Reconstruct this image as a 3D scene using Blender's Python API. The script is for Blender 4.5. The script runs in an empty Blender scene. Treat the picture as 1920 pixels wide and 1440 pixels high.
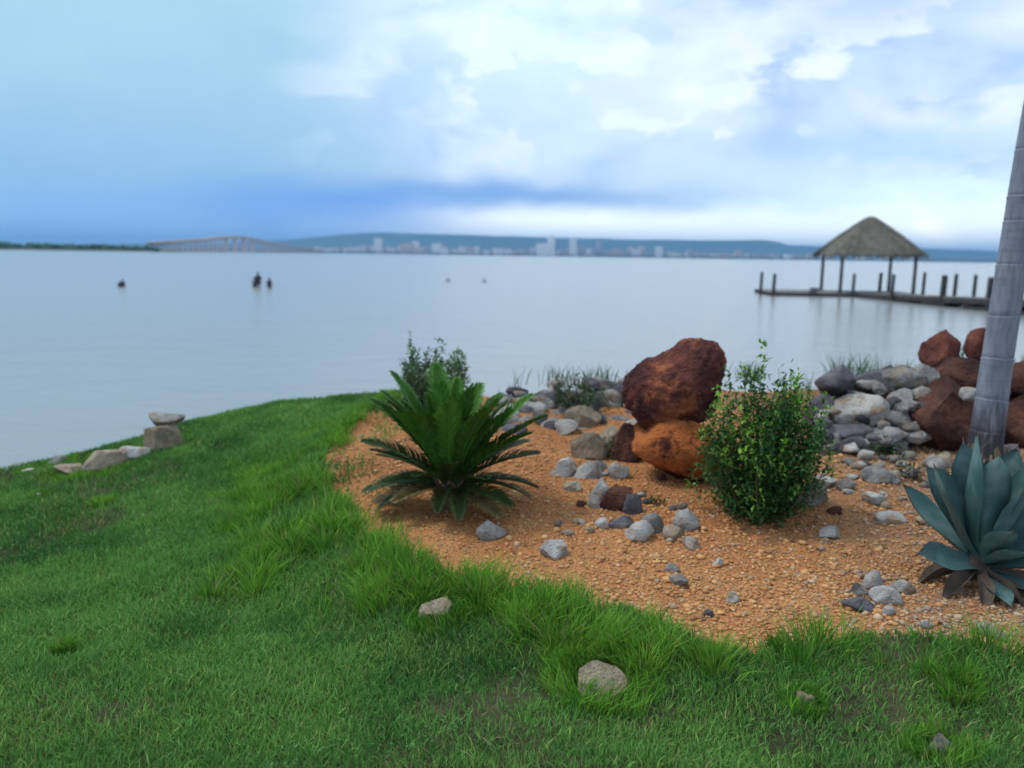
import bpy, bmesh, math, random
import numpy as np
from mathutils import Vector, Matrix, Euler

# ------------------------------------------------------------------ camera, world, sun, exposure
SC = bpy.context.scene
COL = SC.collection
R = math.radians
F = 1536.0                       # focal length in pixels of a 1920 wide frame
PITCH, ROLL, CAMZ = R(8.94), R(0.83), 2.8
FWD = np.array([0, math.cos(PITCH), -math.sin(PITCH)])
R0 = np.array([1.0, 0, 0]); U0 = np.array([0, math.sin(PITCH), math.cos(PITCH)])
RT = R0 * math.cos(ROLL) + U0 * math.sin(ROLL)
UP = -R0 * math.sin(ROLL) + U0 * math.cos(ROLL)
CAM = np.array([0, 0, CAMZ])

cam = bpy.data.cameras.new('camera'); camo = bpy.data.objects.new('camera', cam); COL.objects.link(camo)
M = Matrix.Identity(4)
for i in range(3):
    M[i][0], M[i][1], M[i][2], M[i][3] = RT[i], UP[i], -FWD[i], CAM[i]
camo.matrix_world = M
cam.sensor_width = 36; cam.lens = F / 1920 * 36
cam.clip_start = 0.05; cam.clip_end = 80000
cam.dof.use_dof = True; cam.dof.focus_distance = 3.2; cam.dof.aperture_fstop = 1.75
SC.camera = camo

SUN_EL, SUN_AZ = R(60), R(-78)      # azimuth from +Y towards +X
SUN_STRENGTH, SKY_STRENGTH, CLOUD_STRENGTH = 1.5, 0.10, 0.96
SC.view_settings.view_transform = 'Standard'; SC.view_settings.look = 'None'
SC.view_settings.exposure = 0.5; SC.view_settings.gamma = 1.0
SC.view_settings.use_curve_mapping = False
SC.render.engine = 'CYCLES'
cy = SC.cycles
cy.use_denoising = True
cy.max_bounces = 4; cy.diffuse_bounces = 2; cy.glossy_bounces = 2; cy.transmission_bounces = 3
cy.volume_bounces = 0; cy.transparent_max_bounces = 8
cy.caustics_reflective = False; cy.caustics_refractive = False


def s2l(c):
    c = c / 255.0
    return c / 12.92 if c <= 0.04045 else ((c + 0.055) / 1.055) ** 2.4


def S(r, g, b):
    return (s2l(r), s2l(g), s2l(b), 1)


class NT:
    """small helper around a node tree"""
    def __init__(self, tree):
        self.t = tree; self.n = tree.nodes; self.l = tree.links

    def node(self, typ, **kw):
        n = self.n.new(typ)
        for k, v in kw.items():
            setattr(n, k, v)
        return n

    def put(self, sock, v):
        if hasattr(v, 'is_output') or isinstance(v, bpy.types.NodeSocket):
            self.l.new(v, sock)
        else:
            sock.default_value = v

    def m(self, op, a, b=None, c=None, clamp=False):
        n = self.node('ShaderNodeMath', operation=op, use_clamp=clamp)
        self.put(n.inputs[0], a)
        if b is not None: self.put(n.inputs[1], b)
        if c is not None: self.put(n.inputs[2], c)
        return n.outputs[0]

    def mix(self, fac, a, b, blend='MIX'):
        n = self.node('ShaderNodeMix', data_type='RGBA', blend_type=blend)
        self.put(n.inputs[0], fac); self.put(n.inputs[6], a); self.put(n.inputs[7], b)
        return n.outputs[2]

    def ramp(self, fac, stops, interp='LINEAR'):
        n = self.node('ShaderNodeValToRGB'); n.color_ramp.interpolation = interp
        e = n.color_ramp.elements
        while len(e) < len(stops): e.new(0.5)
        for i, (p, c) in enumerate(stops):
            e[i].position = p; e[i].color = c if len(c) == 4 else (*c, 1)
        self.put(n.inputs[0], fac)
        return n.outputs[0]

    def noise(self, vec, scale, detail=4, rough=0.5, dist=0.0, out='Fac'):
        n = self.node('ShaderNodeTexNoise')
        if vec is not None: self.l.new(vec, n.inputs['Vector'])
        n.inputs['Scale'].default_value = scale; n.inputs['Detail'].default_value = detail
        n.inputs['Roughness'].default_value = rough; n.inputs['Distortion'].default_value = dist
        return n.outputs[out]

    def smooth(self, v, a, b):
        n = self.node('ShaderNodeMapRange', interpolation_type='SMOOTHSTEP')
        self.put(n.inputs[0], v); n.inputs[1].default_value = a; n.inputs[2].default_value = b
        return n.outputs[0]

    def mapping(self, vec, scale=(1, 1, 1), loc=(0, 0, 0)):
        n = self.node('ShaderNodeMapping'); self.l.new(vec, n.inputs[0])
        n.inputs['Scale'].default_value = scale; n.inputs['Location'].default_value = loc
        return n.outputs[0]


def build_world():
    w = bpy.data.worlds.new('World'); SC.world = w; w.use_nodes = True
    w.cycles.sampling_method = 'MANUAL'; w.cycles.sample_map_resolution = 512
    t = NT(w.node_tree); t.n.clear()
    out = t.node('ShaderNodeOutputWorld')
    sky = t.node('ShaderNodeTexSky', sky_type='NISHITA'); sky.sun_disc = False
    sky.sun_elevation = SUN_EL; sky.sun_rotation = SUN_AZ
    bsky = t.node('ShaderNodeBackground'); t.l.new(sky.outputs[0], bsky.inputs[0]); bsky.inputs[1].default_value = SKY_STRENGTH
    tc = t.node('ShaderNodeTexCoord'); d = tc.outputs['Generated']
    sep = t.node('ShaderNodeSeparateXYZ'); t.l.new(d, sep.inputs[0])
    x, y, z = sep.outputs
    # wobble so that no cloud edge is a clean curve
    wob = t.noise(t.mapping(d, (3, 3, 7)), 1.6, 6, 0.55)
    wob2 = t.noise(t.mapping(d, (3, 3, 7), (7.3, 2.1, 4.4)), 1.6, 6, 0.55)
    az = t.m('ADD', t.m('ARCTAN2', x, y), t.m('MULTIPLY', t.m('SUBTRACT', wob, 0.5), 0.16))
    el = t.m('ADD', t.m('ARCSINE', z), t.m('MULTIPLY', t.m('SUBTRACT', wob2, 0.5), 0.055))

    def blob(px, py, sx, sy):                # a cloud bank's heading, height above horizon and spread
        a0 = math.atan((px - 960) / F)
        e0 = (478.5 + (px - 960) * 0.01449 - py) / F
        u = t.m('DIVIDE', t.m('SUBTRACT', az, a0), sx / F)
        v = t.m('DIVIDE', t.m('SUBTRACT', el, e0), sy / F)
        q = t.m('ADD', t.m('MULTIPLY', u, u), t.m('MULTIPLY', v, v))
        return t.m('EXPONENT', t.m('MULTIPLY', q, -1.0))

    # billowing cumulus: two decks, each lit where it faces the light
    def deck(loc, scale, sc=(3.0, 3.0, 5.4), off=(0.10, -0.02, -0.16)):
        n1 = t.noise(t.mapping(d, sc, loc), scale, 10, 0.52, 0.25)
        n2 = t.noise(t.mapping(d, sc, tuple(l + o for l, o in zip(loc, off))), scale, 5, 0.5, 0.25)
        return n1, t.m('SUBTRACT', n1, n2)
    cn, sh1 = deck((1.7, 0.4, 2.6), 1.5)
    cb, sh2 = deck((5.2, 3.4, 1.1), 2.7)
    bill = cn
    back = t.ramp(t.m('ADD', t.m('MULTIPLY', sh1, 1.9), 0.5), [(0.2, S(160, 188, 224)), (0.42, S(186, 208, 233)), (0.60, S(200, 217, 235)), (0.85, S(220, 232, 243))])
    front = t.ramp(t.m('ADD', t.m('MULTIPLY', sh2, 2.3), 0.5), [(0.2, S(172, 196, 230)), (0.42, S(200, 217, 239)), (0.58, S(214, 227, 241)), (0.8, S(231, 239, 247))])
    cloud = t.mix(t.m('MULTIPLY', t.smooth(cb, 0.485, 0.535), 0.8), back, front)
    c = cloud
    c = t.mix(t.m('MULTIPLY', blob(1000, 60, 230, 210), 0.5), c, S(214, 240, 248))
    c = t.mix(t.m('MULTIPLY', blob(1290, 170, 130, 160), 0.45), c, S(232, 242, 249))
    c = t.mix(t.m('MULTIPLY', blob(1600, 75, 150, 45), 0.7), c, S(164, 188, 222))
    c = t.mix(t.m('MULTIPLY', blob(1700, 300, 230, 30), 0.6), c, S(160, 202, 230))
    c = t.mix(t.m('MULTIPLY', blob(1200, 320, 500, 40), 0.35), c, S(196, 222, 244))
    c = t.mix(t.m('MULTIPLY', blob(1480, 388, 110, 22), 0.55), c, S(150, 190, 228))
    c = t.mix(t.m('MULTIPLY', blob(1700, 390, 420, 45), 0.7), c, (0.80, 1.02, 1.06, 1))
    # rain shower to the left: blue-grey veil reaching down to the water
    dv = t.node('ShaderNodeVectorMath', operation='DOT_PRODUCT'); t.l.new(d, dv.inputs[0]); dv.inputs[1].default_value = (-0.74, 0.672, 0)
    dw = t.m('ADD', dv.outputs['Value'], t.m('MULTIPLY', t.m('SUBTRACT', cn, 0.5), 0.16))
    veil = t.smooth(dw, 0.705, 0.86)
    vcol = t.ramp(t.m('ARCSINE', z), [(0.0, (0.30, 0.50, 0.85)), (0.03, (0.26, 0.47, 0.82)), (0.08, S(136, 177, 213)), (0.16, S(146, 186, 211)), (0.30, S(152, 194, 211)), (0.7, S(160, 190, 207))])
    vcol = t.mix(t.m('MULTIPLY', t.smooth(wob, 0.38, 0.66), 0.25), vcol, S(166, 203, 218))
    c = t.mix(t.m('MULTIPLY', veil, 0.95), c, vcol)
    c = t.mix(t.m('MULTIPLY', blob(770, 150, 60, 110), 0.45), c, S(150, 192, 228))
    # low banks over the far shore
    c = t.mix(t.m('MULTIPLY', blob(720, 405, 330, 50), 0.95), c, S(84, 142, 220))
    c = t.mix(t.m('MULTIPLY', blob(1000, 374, 300, 24), 0.85), c, S(98, 150, 212))
    c = t.mix(t.m('MULTIPLY', blob(1130, 430, 270, 30), 0.97), c, (1.3, 1.32, 1.25, 1))
    c = t.mix(t.m('MULTIPLY', blob(1640, 440, 420, 40), 0.9), c, (1.35, 1.45, 1.35, 1))
    c = t.mix(t.m('MULTIPLY', blob(1735, 445, 30, 18), 0.9), c, (1.9, 1.7, 1.5, 1))
    c = t.mix(t.m('MULTIPLY', blob(1500, 470, 640, 44), 0.92), c, (1.2, 1.28, 1.25, 1))
    bc = t.node('ShaderNodeBackground'); t.put(bc.inputs[0], c); bc.inputs[1].default_value = CLOUD_STRENGTH
    # thin breaks overhead where the clear sky shows
    gap = t.m('MULTIPLY', t.smooth(bill, 0.47, 0.38), t.smooth(z, 0.15, 0.5))
    ms = t.node('ShaderNodeMixShader'); t.put(ms.inputs[0], t.m('MULTIPLY', gap, 0.7))
    t.l.new(bc.outputs[0], ms.inputs[1]); t.l.new(bsky.outputs[0], ms.inputs[2])
    t.l.new(ms.outputs[0], out.inputs[0])


build_world()
sl = bpy.data.lights.new('sun', 'SUN'); sl.energy = SUN_STRENGTH; sl.angle = R(14); sl.color = (1, 0.96, 0.9)
so = bpy.data.objects.new('sun', sl); COL.objects.link(so)
sd = Vector((math.sin(SUN_AZ) * math.cos(SUN_EL), math.cos(SUN_AZ) * math.cos(SUN_EL), math.sin(SUN_EL)))
so.rotation_euler = sd.to_track_quat('Z', 'Y').to_euler(); so.location = (0, 0, 30)

# ------------------------------------------------------------------ helpers
rng = np.random.default_rng(7)
random.seed(7)


def ray(px, py):
    v = FWD * F + RT * (px - 960) - UP * (py - 720)
    return v / np.linalg.norm(v)


def at_depth(px, py, y):
    v = ray(px, py); return CAM + v * (y / v[1])


def at_z(px, py, z):
    v = ray(px, py); return CAM + v * ((z - CAMZ) / v[2])


def project(P):
    q = np.asarray(P) - CAM
    zz = q @ FWD
    return 960 + (q @ RT) / zz * F, 720 - (q @ UP) / zz * F, zz


def hash2(ix, iy, seed):
    n = (ix.astype(np.int64) * 374761393 + iy.astype(np.int64) * 668265263 + seed * 974711) & 0x7fffffff
    n = ((n ^ (n >> 13)) * 1274126177) & 0x7fffffff
    return ((n ^ (n >> 16)) & 0xffff) / 65535.0


def vn2(x, y, seed=0):
    x = np.asarray(x, float); y = np.asarray(y, float)
    ix, iy = np.floor(x), np.floor(y); fx, fy = x - ix, y - iy
    fx = fx * fx * (3 - 2 * fx); fy = fy * fy * (3 - 2 * fy)
    a = hash2(ix, iy, seed); b = hash2(ix + 1, iy, seed); c = hash2(ix, iy + 1, seed); d = hash2(ix + 1, iy + 1, seed)
    return (a * (1 - fx) + b * fx) * (1 - fy) + (c * (1 - fx) + d * fx) * fy - 0.5


def fbm2(x, y, seed=0, octv=4):
    r, a = 0, 1.0
    for k in range(octv):
        r = r + a * vn2(x * 2 ** k + 17.3 * k, y * 2 ** k - 9.1 * k, seed + k); a *= 0.5
    return r


def hash3(ix, iy, iz, seed):
    n = (ix.astype(np.int64) * 374761393 + iy.astype(np.int64) * 668265263 + iz.astype(np.int64) * 2147483647 + seed * 974711) & 0x7fffffff
    n = ((n ^ (n >> 13)) * 1274126177) & 0x7fffffff
    return ((n ^ (n >> 16)) & 0xffff) / 65535.0


def vn3(p, seed=0):
    i = np.floor(p); f = p - i; f = f * f * (3 - 2 * f)
    r = 0
    for dx in (0, 1):
        for dy in (0, 1):
            for dz in (0, 1):
                w = (f[:, 0] if dx else 1 - f[:, 0]) * (f[:, 1] if dy else 1 - f[:, 1]) * (f[:, 2] if dz else 1 - f[:, 2])
                r = r + w * hash3(i[:, 0] + dx, i[:, 1] + dy, i[:, 2] * 3 + dz * 3, seed)
    return r - 0.5


def mesh_np(name, verts, tris=None, quads=None, colors=None, smooth=False):
    me = bpy.data.meshes.new(name)
    verts = np.asarray(verts, np.float32)
    nt = 0 if tris is None else len(tris); nq = 0 if quads is None else len(quads)
    me.vertices.add(len(verts)); me.vertices.foreach_set('co', verts.ravel())
    me.loops.add(nt * 3 + nq * 4); me.polygons.add(nt + nq)
    loops, starts = [], []
    if nt: loops.append(np.asarray(tris, np.int32).ravel()); starts.append(np.arange(nt) * 3)
    if nq: loops.append(np.asarray(quads, np.int32).ravel()); starts.append(nt * 3 + np.arange(nq) * 4)
    me.loops.foreach_set('vertex_index', np.concatenate(loops).astype(np.int32))
    me.polygons.foreach_set('loop_start', np.concatenate(starts).astype(np.int32))
    if smooth: me.polygons.foreach_set('use_smooth', np.ones(nt + nq, bool))
    if colors is not None:
        a = me.color_attributes.new('tint', 'FLOAT_COLOR', 'POINT')
        cc = np.ones((len(verts), 4), np.float32); cc[:, :3] = colors
        a.data.foreach_set('color', cc.ravel())
    me.update(calc_edges=True)
    return me


def link(name, me, mat=None, parent=None, loc=None, rot=None):
    o = bpy.data.objects.new(name, me); COL.objects.link(o)
    if mat is not None and me is not None and not me.materials: me.materials.append(mat)
    if parent is not None: o.parent = parent
    if loc is not None: o.location = loc
    if rot is not None: o.rotation_euler = rot
    return o


def empty(name, loc, rz=0):
    o = bpy.data.objects.new(name, None); COL.objects.link(o); o.location = [float(v) for v in loc]; o.rotation_euler = (0, 0, rz)
    o.empty_display_size = 0.1
    return o


def tag(o, label=None, cat=None, group=None, kind=None):
    if label: o['label'] = label
    if cat: o['category'] = cat
    if group: o['group'] = group
    if kind: o['kind'] = kind
    return o


class MB:
    """collects boxes, tubes and sheets into one mesh"""
    def __init__(self): self.v = []; self.f = []

    def add(self, vs, fs):
        k = len(self.v); self.v += [tuple(map(float, p)) for p in vs]; self.f += [[i + k for i in f] for f in fs]; return self

    def box(self, c, s, rz=0):
        cx, cy, cz = c; hx, hy, hz = s[0] / 2, s[1] / 2, s[2] / 2
        ca, sa = math.cos(rz), math.sin(rz)
        vs = [(cx + ca * x - sa * y, cy + sa * x + ca * y, cz + z) for z in (-hz, hz) for x, y in ((-hx, -hy), (hx, -hy), (hx, hy), (-hx, hy))]
        return self.add(vs, [(3, 2, 1, 0), (4, 5, 6, 7), (0, 1, 5, 4), (1, 2, 6, 5), (2, 3, 7, 6), (3, 0, 4, 7)])

    def tube(self, pts, rad, n=8, cap=True):
        pts = [Vector(p) for p in pts]; rings = []
        for i, p in enumerate(pts):
            d = (pts[min(i + 1, len(pts) - 1)] - pts[max(i - 1, 0)]).normalized()
            a = d.orthogonal().normalized() if abs(d.z) < 0.95 else Vector((1, 0, 0)); a = (a - d * a.dot(d)).normalized(); b = d.cross(a)
            r = rad[i] if hasattr(rad, '__len__') else rad
            rings.append([p + a * (r * math.cos(2 * math.pi * k / n)) + b * (r * math.sin(2 * math.pi * k / n)) for k in range(n)])
        vs = [q for r_ in rings for q in r_]; fs = []
        for i in range(len(pts) - 1):
            for k in range(n):
                fs.append((i * n + k, i * n + (k + 1) % n, (i + 1) * n + (k + 1) % n, (i + 1) * n + k))
        if cap: fs += [tuple(range(n - 1, -1, -1)), tuple(range((len(pts) - 1) * n, len(pts) * n))]
        return self.add(vs, fs)

    def mesh(self, name, smooth=False):
        me = bpy.data.meshes.new(name); me.from_pydata(self.v, [], self.f)
        if smooth: me.polygons.foreach_set('use_smooth', np.ones(len(me.polygons), bool))
        me.update(); return me

    def build(self, name, mat, parent=None, smooth=False):
        return link(name, self.mesh(name, smooth), mat, parent)


# ------------------------------------------------------------------ materials
MATS = {}


def new_mat(name):
    m = bpy.data.materials.new(name); m.use_nodes = True
    t = NT(m.node_tree); t.n.clear()
    out = t.node('ShaderNodeOutputMaterial'); p = t.node('ShaderNodeBsdfPrincipled'); t.l.new(p.outputs[0], out.inputs[0])
    tc = t.node('ShaderNodeTexCoord')
    MATS[name] = m
    return m, t, p, tc.outputs['Object'], out


def bump(t, p, h, strength, dist):
    b = t.node('ShaderNodeBump'); b.inputs['Strength'].default_value = strength; b.inputs['Distance'].default_value = dist
    t.put(b.inputs['Height'], h); t.l.new(b.outputs[0], p.inputs['Normal']); return b


def simple(name, stops, scale=3, rough=0.8, bstr=0.3, bdist=0.01, stretch=(1, 1, 1), detail=6, spec=0.3, rand=0.0):
    m, t, p, co, out = new_mat(name)
    v = t.mapping(co, stretch)
    n = t.noise(v, scale, detail, 0.6)
    if rand:
        oi = t.node('ShaderNodeObjectInfo')
        n = t.m('ADD', n, t.m('MULTIPLY', t.m('SUBTRACT', oi.outputs['Random'], 0.5), rand))
    t.put(p.inputs['Base Color'], t.ramp(n, stops)); p.inputs['Roughness'].default_value = rough
    p.inputs['Specular IOR Level'].default_value = spec
    if bstr: bump(t, p, t.noise(v, scale * 3, 8, 0.65), bstr, bdist)
    return m


def rock_mat(name, stops, scale=3.5, pits=0.6, rand=0.25, lichen=None):
    m, t, p, co, out = new_mat(name)
    oi = t.node('ShaderNodeObjectInfo')
    vm = t.node('ShaderNodeVectorMath', operation='ADD'); t.l.new(co, vm.inputs[0])
    cx = t.node('ShaderNodeCombineXYZ')
    for k, f_ in enumerate((31, 57, 83)): t.put(cx.inputs[k], t.m('MULTIPLY', oi.outputs['Random'], float(f_)))
    t.l.new(cx.outputs[0], vm.inputs[1]); v = vm.outputs[0]
    n1 = t.noise(v, scale, 8, 0.62, 0.4); n2 = t.noise(v, scale * 6, 6, 0.7)
    f = t.m('ADD', t.m('MULTIPLY', n1, 0.75), t.m('MULTIPLY', n2, 0.25))
    f = t.m('ADD', f, t.m('MULTIPLY', t.m('SUBTRACT', oi.outputs['Random'], 0.5), rand))
    c = t.ramp(f, stops)
    if lichen: c = t.mix(t.m('MULTIPLY', t.smooth(t.noise(v, scale * 1.7, 5, 0.6), 0.50, 0.62), 0.75), c, lichen)
    t.put(p.inputs['Base Color'], c); p.inputs['Roughness'].default_value = 0.92; p.inputs['Specular IOR Level'].default_value = 0.2
    vo = t.node('ShaderNodeTexVoronoi'); t.l.new(v, vo.inputs['Vector']); vo.inputs['Scale'].default_value = scale * 9
    h = t.m('ADD', t.m('MULTIPLY', n2, 1.0), t.m('ADD', t.m('MULTIPLY', n1, 1.6), t.m('MULTIPLY', t.smooth(vo.outputs['Distance'], 0.0, 0.45), 0.35)))
    bump(t, p, h, pits, 0.03)
    return m


def tint_mat(name, rough=0.7, trans=0.0, spec=0.3, noise=0.0):
    """colour from the mesh's own tint, with translucency for leaves"""
    m, t, p, co, out = new_mat(name)
    a = t.node('ShaderNodeVertexColor'); a.layer_name = 'tint'
    c = a.outputs[0]
    if noise:
        c = t.mix(t.m('MULTIPLY', t.smooth(t.noise(co, 60, 3), 0.35, 0.7), noise), c, (0.12, 0.07, 0.03, 1))
    t.put(p.inputs['Base Color'], c); p.inputs['Roughness'].default_value = rough; p.inputs['Specular IOR Level'].default_value = spec
    if trans:
        tr = t.node('ShaderNodeBsdfTranslucent'); t.put(tr.inputs[0], c)
        ms = t.node('ShaderNodeMixShader'); ms.inputs[0].default_value = trans
        t.l.new(p.outputs[0], ms.inputs[1]); t.l.new(tr.outputs[0], ms.inputs[2]); t.l.new(ms.outputs[0], out.inputs[0])
    return m


tint_mat('grass', 0.75, 0.3, 0.12)
tint_mat('leaf', 0.55, 0.2, 0.25)
tint_mat('pebble', 0.9, 0, 0.15)
rock_mat('laterite', [(0.34, (0.026, 0.011, 0.013)), (0.47, (0.085, 0.030, 0.026)), (0.54, (0.16, 0.052, 0.034)), (0.595, (0.34, 0.115, 0.048)), (0.74, (0.50, 0.21, 0.09))], 3.4, 1.0, 0.0)
rock_mat('rust', [(0.36, (0.035, 0.014, 0.012)), (0.44, (0.12, 0.036, 0.018)), (0.51, (0.42, 0.125, 0.035)), (0.72, (0.58, 0.22, 0.065))], 4.2, 1.0, 0.05)
rock_mat('maroon', [(0.34, (0.024, 0.013, 0.014)), (0.5, (0.075, 0.034, 0.027)), (0.62, (0.15, 0.066, 0.042)), (0.74, (0.26, 0.12, 0.07))], 4.5, 1.0, 0.1)
rock_mat('redrock', [(0.34, (0.06, 0.022, 0.019)), (0.52, (0.16, 0.055, 0.040)), (0.7, (0.29, 0.12, 0.075))], 4.5, 1.0, 0.1)
rock_mat('limestone', [(0.30, (0.085, 0.082, 0.078)), (0.46, (0.25, 0.245, 0.23)), (0.6, (0.42, 0.405, 0.37)), (0.75, (0.56, 0.53, 0.47))], 7, 0.8, 0.22, (0.27, 0.18, 0.10, 1))
rock_mat('palestone', [(0.30, (0.16, 0.155, 0.15)), (0.45, (0.34, 0.335, 0.32)), (0.65, (0.50, 0.49, 0.46)), (0.8, (0.60, 0.58, 0.54))], 7, 0.6, 0.2, (0.34, 0.22, 0.12, 1))
rock_mat('beigestone', [(0.30, (0.13, 0.095, 0.065)), (0.45, (0.30, 0.235, 0.16)), (0.65, (0.46, 0.385, 0.28)), (0.8, (0.55, 0.48, 0.37))], 7, 0.8, 0.15, (0.22, 0.19, 0.15, 1))
rock_mat('darkstone', [(0.30, (0.04, 0.038, 0.045)), (0.5, (0.10, 0.095, 0.105)), (0.65, (0.19, 0.18, 0.19)), (0.8, (0.3, 0.28, 0.27))], 6, 0.7, 0.15)
rock_mat('bluestone', [(0.30, (0.13, 0.128, 0.122)), (0.5, (0.30, 0.295, 0.28)), (0.65, (0.46, 0.45, 0.425)), (0.8, (0.56, 0.55, 0.52))], 8, 0.7, 0.2, (0.26, 0.20, 0.14, 1))
simple('bark', [(0.3, (0.10, 0.07, 0.045)), (0.7, (0.2, 0.15, 0.1))], 25, 0.9, 0.5, 0.01)
simple('deadleaf', [(0.3, (0.055, 0.042, 0.035)), (0.7, (0.13, 0.10, 0.075))], 12, 0.95, 0.4)
simple('drystalk', [(0.3, (0.30, 0.24, 0.14)), (0.7, (0.55, 0.47, 0.3))], 25, 0.9, 0)
simple('oldwood', [(0.3, (0.022, 0.022, 0.026)), (0.55, (0.05, 0.048, 0.05)), (0.75, (0.11, 0.10, 0.10))], 4, 0.85, 0.4, 0.02, (1, 1, 0.3))
simple('deckwood', [(0.3, (0.10, 0.095, 0.09)), (0.6, (0.20, 0.19, 0.18)), (0.8, (0.32, 0.30, 0.28))], 2.5, 0.8, 0.4, 0.01, (1, 4, 1))
simple('thatch', [(0.25, (0.11, 0.105, 0.085)), (0.5, (0.22, 0.21, 0.175)), (0.75, (0.33, 0.32, 0.27))], 9, 0.95, 0.8, 0.05, (3, 3, 0.5))
simple('concrete', [(0.3, (0.52, 0.44, 0.41)), (0.7, (0.66, 0.58, 0.54))], 0.08, 0.9, 0)
simple('whitewall', [(0.3, (0.80, 0.79, 0.78)), (0.7, (0.86, 0.85, 0.84))], 0.05, 0.8, 0)
simple('pinkwall', [(0.3, (0.58, 0.48, 0.46)), (0.7, (0.68, 0.58, 0.55))], 0.05, 0.8, 0)
simple('greywall', [(0.3, (0.40, 0.42, 0.46)), (0.7, (0.5, 0.52, 0.56))], 0.05, 0.8, 0)
simple('rooftile', [(0.3, (0.3, 0.28, 0.27)), (0.7, (0.42, 0.4, 0.38))], 0.1, 0.9, 0)
simple('forest', [(0.3, (0.025, 0.045, 0.02)), (0.7, (0.06, 0.09, 0.035))], 0.004, 0.95, 0)
simple('shoreland', [(0.3, (0.05, 0.07, 0.03)), (0.7, (0.12, 0.11, 0.06))], 0.01, 0.95, 0)
simple('skin', [(0.3, (0.22, 0.11, 0.07)), (0.7, (0.3, 0.16, 0.1))], 8, 0.6, 0)
simple('darkcloth', [(0.3, (0.02, 0.022, 0.035)), (0.7, (0.04, 0.045, 0.07))], 8, 0.9, 0)
simple('blackhair', [(0.3, (0.01, 0.009, 0.008)), (0.7, (0.02, 0.018, 0.016))], 20, 0.6, 0)
simple('buoygrey', [(0.3, (0.20, 0.22, 0.25)), (0.7, (0.30, 0.32, 0.35))], 5, 0.5, 0)
simple('bundlecloth', [(0.3, (0.07, 0.065, 0.08)), (0.7, (0.16, 0.15, 0.17))], 6, 0.9, 0.3)


def mat_ground():
    m, t, p, co, out = new_mat('soil')
    n = t.noise(co, 2.2, 6, 0.6); n2 = t.noise(co, 30, 5, 0.7)
    f = t.m('ADD', t.m('MULTIPLY', n, 0.6), t.m('MULTIPLY', n2, 0.4))
    t.put(p.inputs['Base Color'], t.ramp(f, [(0.3, (0.030, 0.034, 0.018)), (0.5, (0.055, 0.058, 0.030)), (0.62, (0.095, 0.078, 0.045)), (0.8, (0.16, 0.12, 0.075))]))
    p.inputs['Roughness'].default_value = 1; p.inputs['Specular IOR Level'].default_value = 0.1
    bump(t, p, n2, 0.7, 0.02)
    m, t, p, co, out = new_mat('gravel_soil')
    n = t.noise(co, 1.1, 6, 0.6, 0.5); n2 = t.noise(co, 22, 6, 0.7)
    vo = t.node('ShaderNodeTexVoronoi'); t.l.new(co, vo.inputs['Vector']); vo.inputs['Scale'].default_value = 55
    f = t.m('ADD', t.m('MULTIPLY', n, 0.62), t.m('MULTIPLY', n2, 0.38))
    c = t.ramp(f, [(0.32, (0.24, 0.095, 0.042)), (0.45, (0.42, 0.18, 0.07)), (0.56, (0.52, 0.25, 0.10)), (0.72, (0.58, 0.33, 0.15))])
    c = t.mix(0.35, c, t.mix(0.5, c, vo.outputs['Color'], 'SOFT_LIGHT'))
    sx = t.node('ShaderNodeSeparateXYZ'); t.l.new(co, sx.inputs[0])
    c = t.mix(t.m('MULTIPLY', t.smooth(t.m('ADD', sx.outputs[0], t.m('MULTIPLY', n, 1.6)), 2.0, 3.6), 0.75), c, t.mix(n2, (0.13, 0.085, 0.055, 1), (0.36, 0.25, 0.16, 1)))    # browner, humus-rich soil towards the agave, plus some shade put into the colour
    t.put(p.inputs['Base Color'], c); p.inputs['Roughness'].default_value = 1; p.inputs['Specular IOR Level'].default_value = 0.1
    bump(t, p, t.m('ADD', n2, t.m('MULTIPLY', vo.outputs['Distance'], -1.2)), 0.9, 0.02)


mat_ground()


def mat_water():
    m, t, p, co, out = new_mat('water')
    p.inputs['Base Color'].default_value = (0.25, 0.27, 0.265, 1)
    p.inputs['Roughness'].default_value = 0.2; p.inputs['IOR'].default_value = 1.333
    v = t.mapping(co, (0.55, 1.0, 1))
    a = t.noise(v, 0.7, 5, 0.6, 0.6); b = t.noise(v, 5.0, 5, 0.6, 0.4); c = t.noise(co, 0.06, 3, 0.5)
    h = t.m('ADD', t.m('MULTIPLY', a, 0.30), t.m('ADD', t.m('MULTIPLY', b, 0.085), t.m('MULTIPLY', c, 0.8)))
    bump(t, p, h, 0.5, 0.3)


mat_water()


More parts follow.
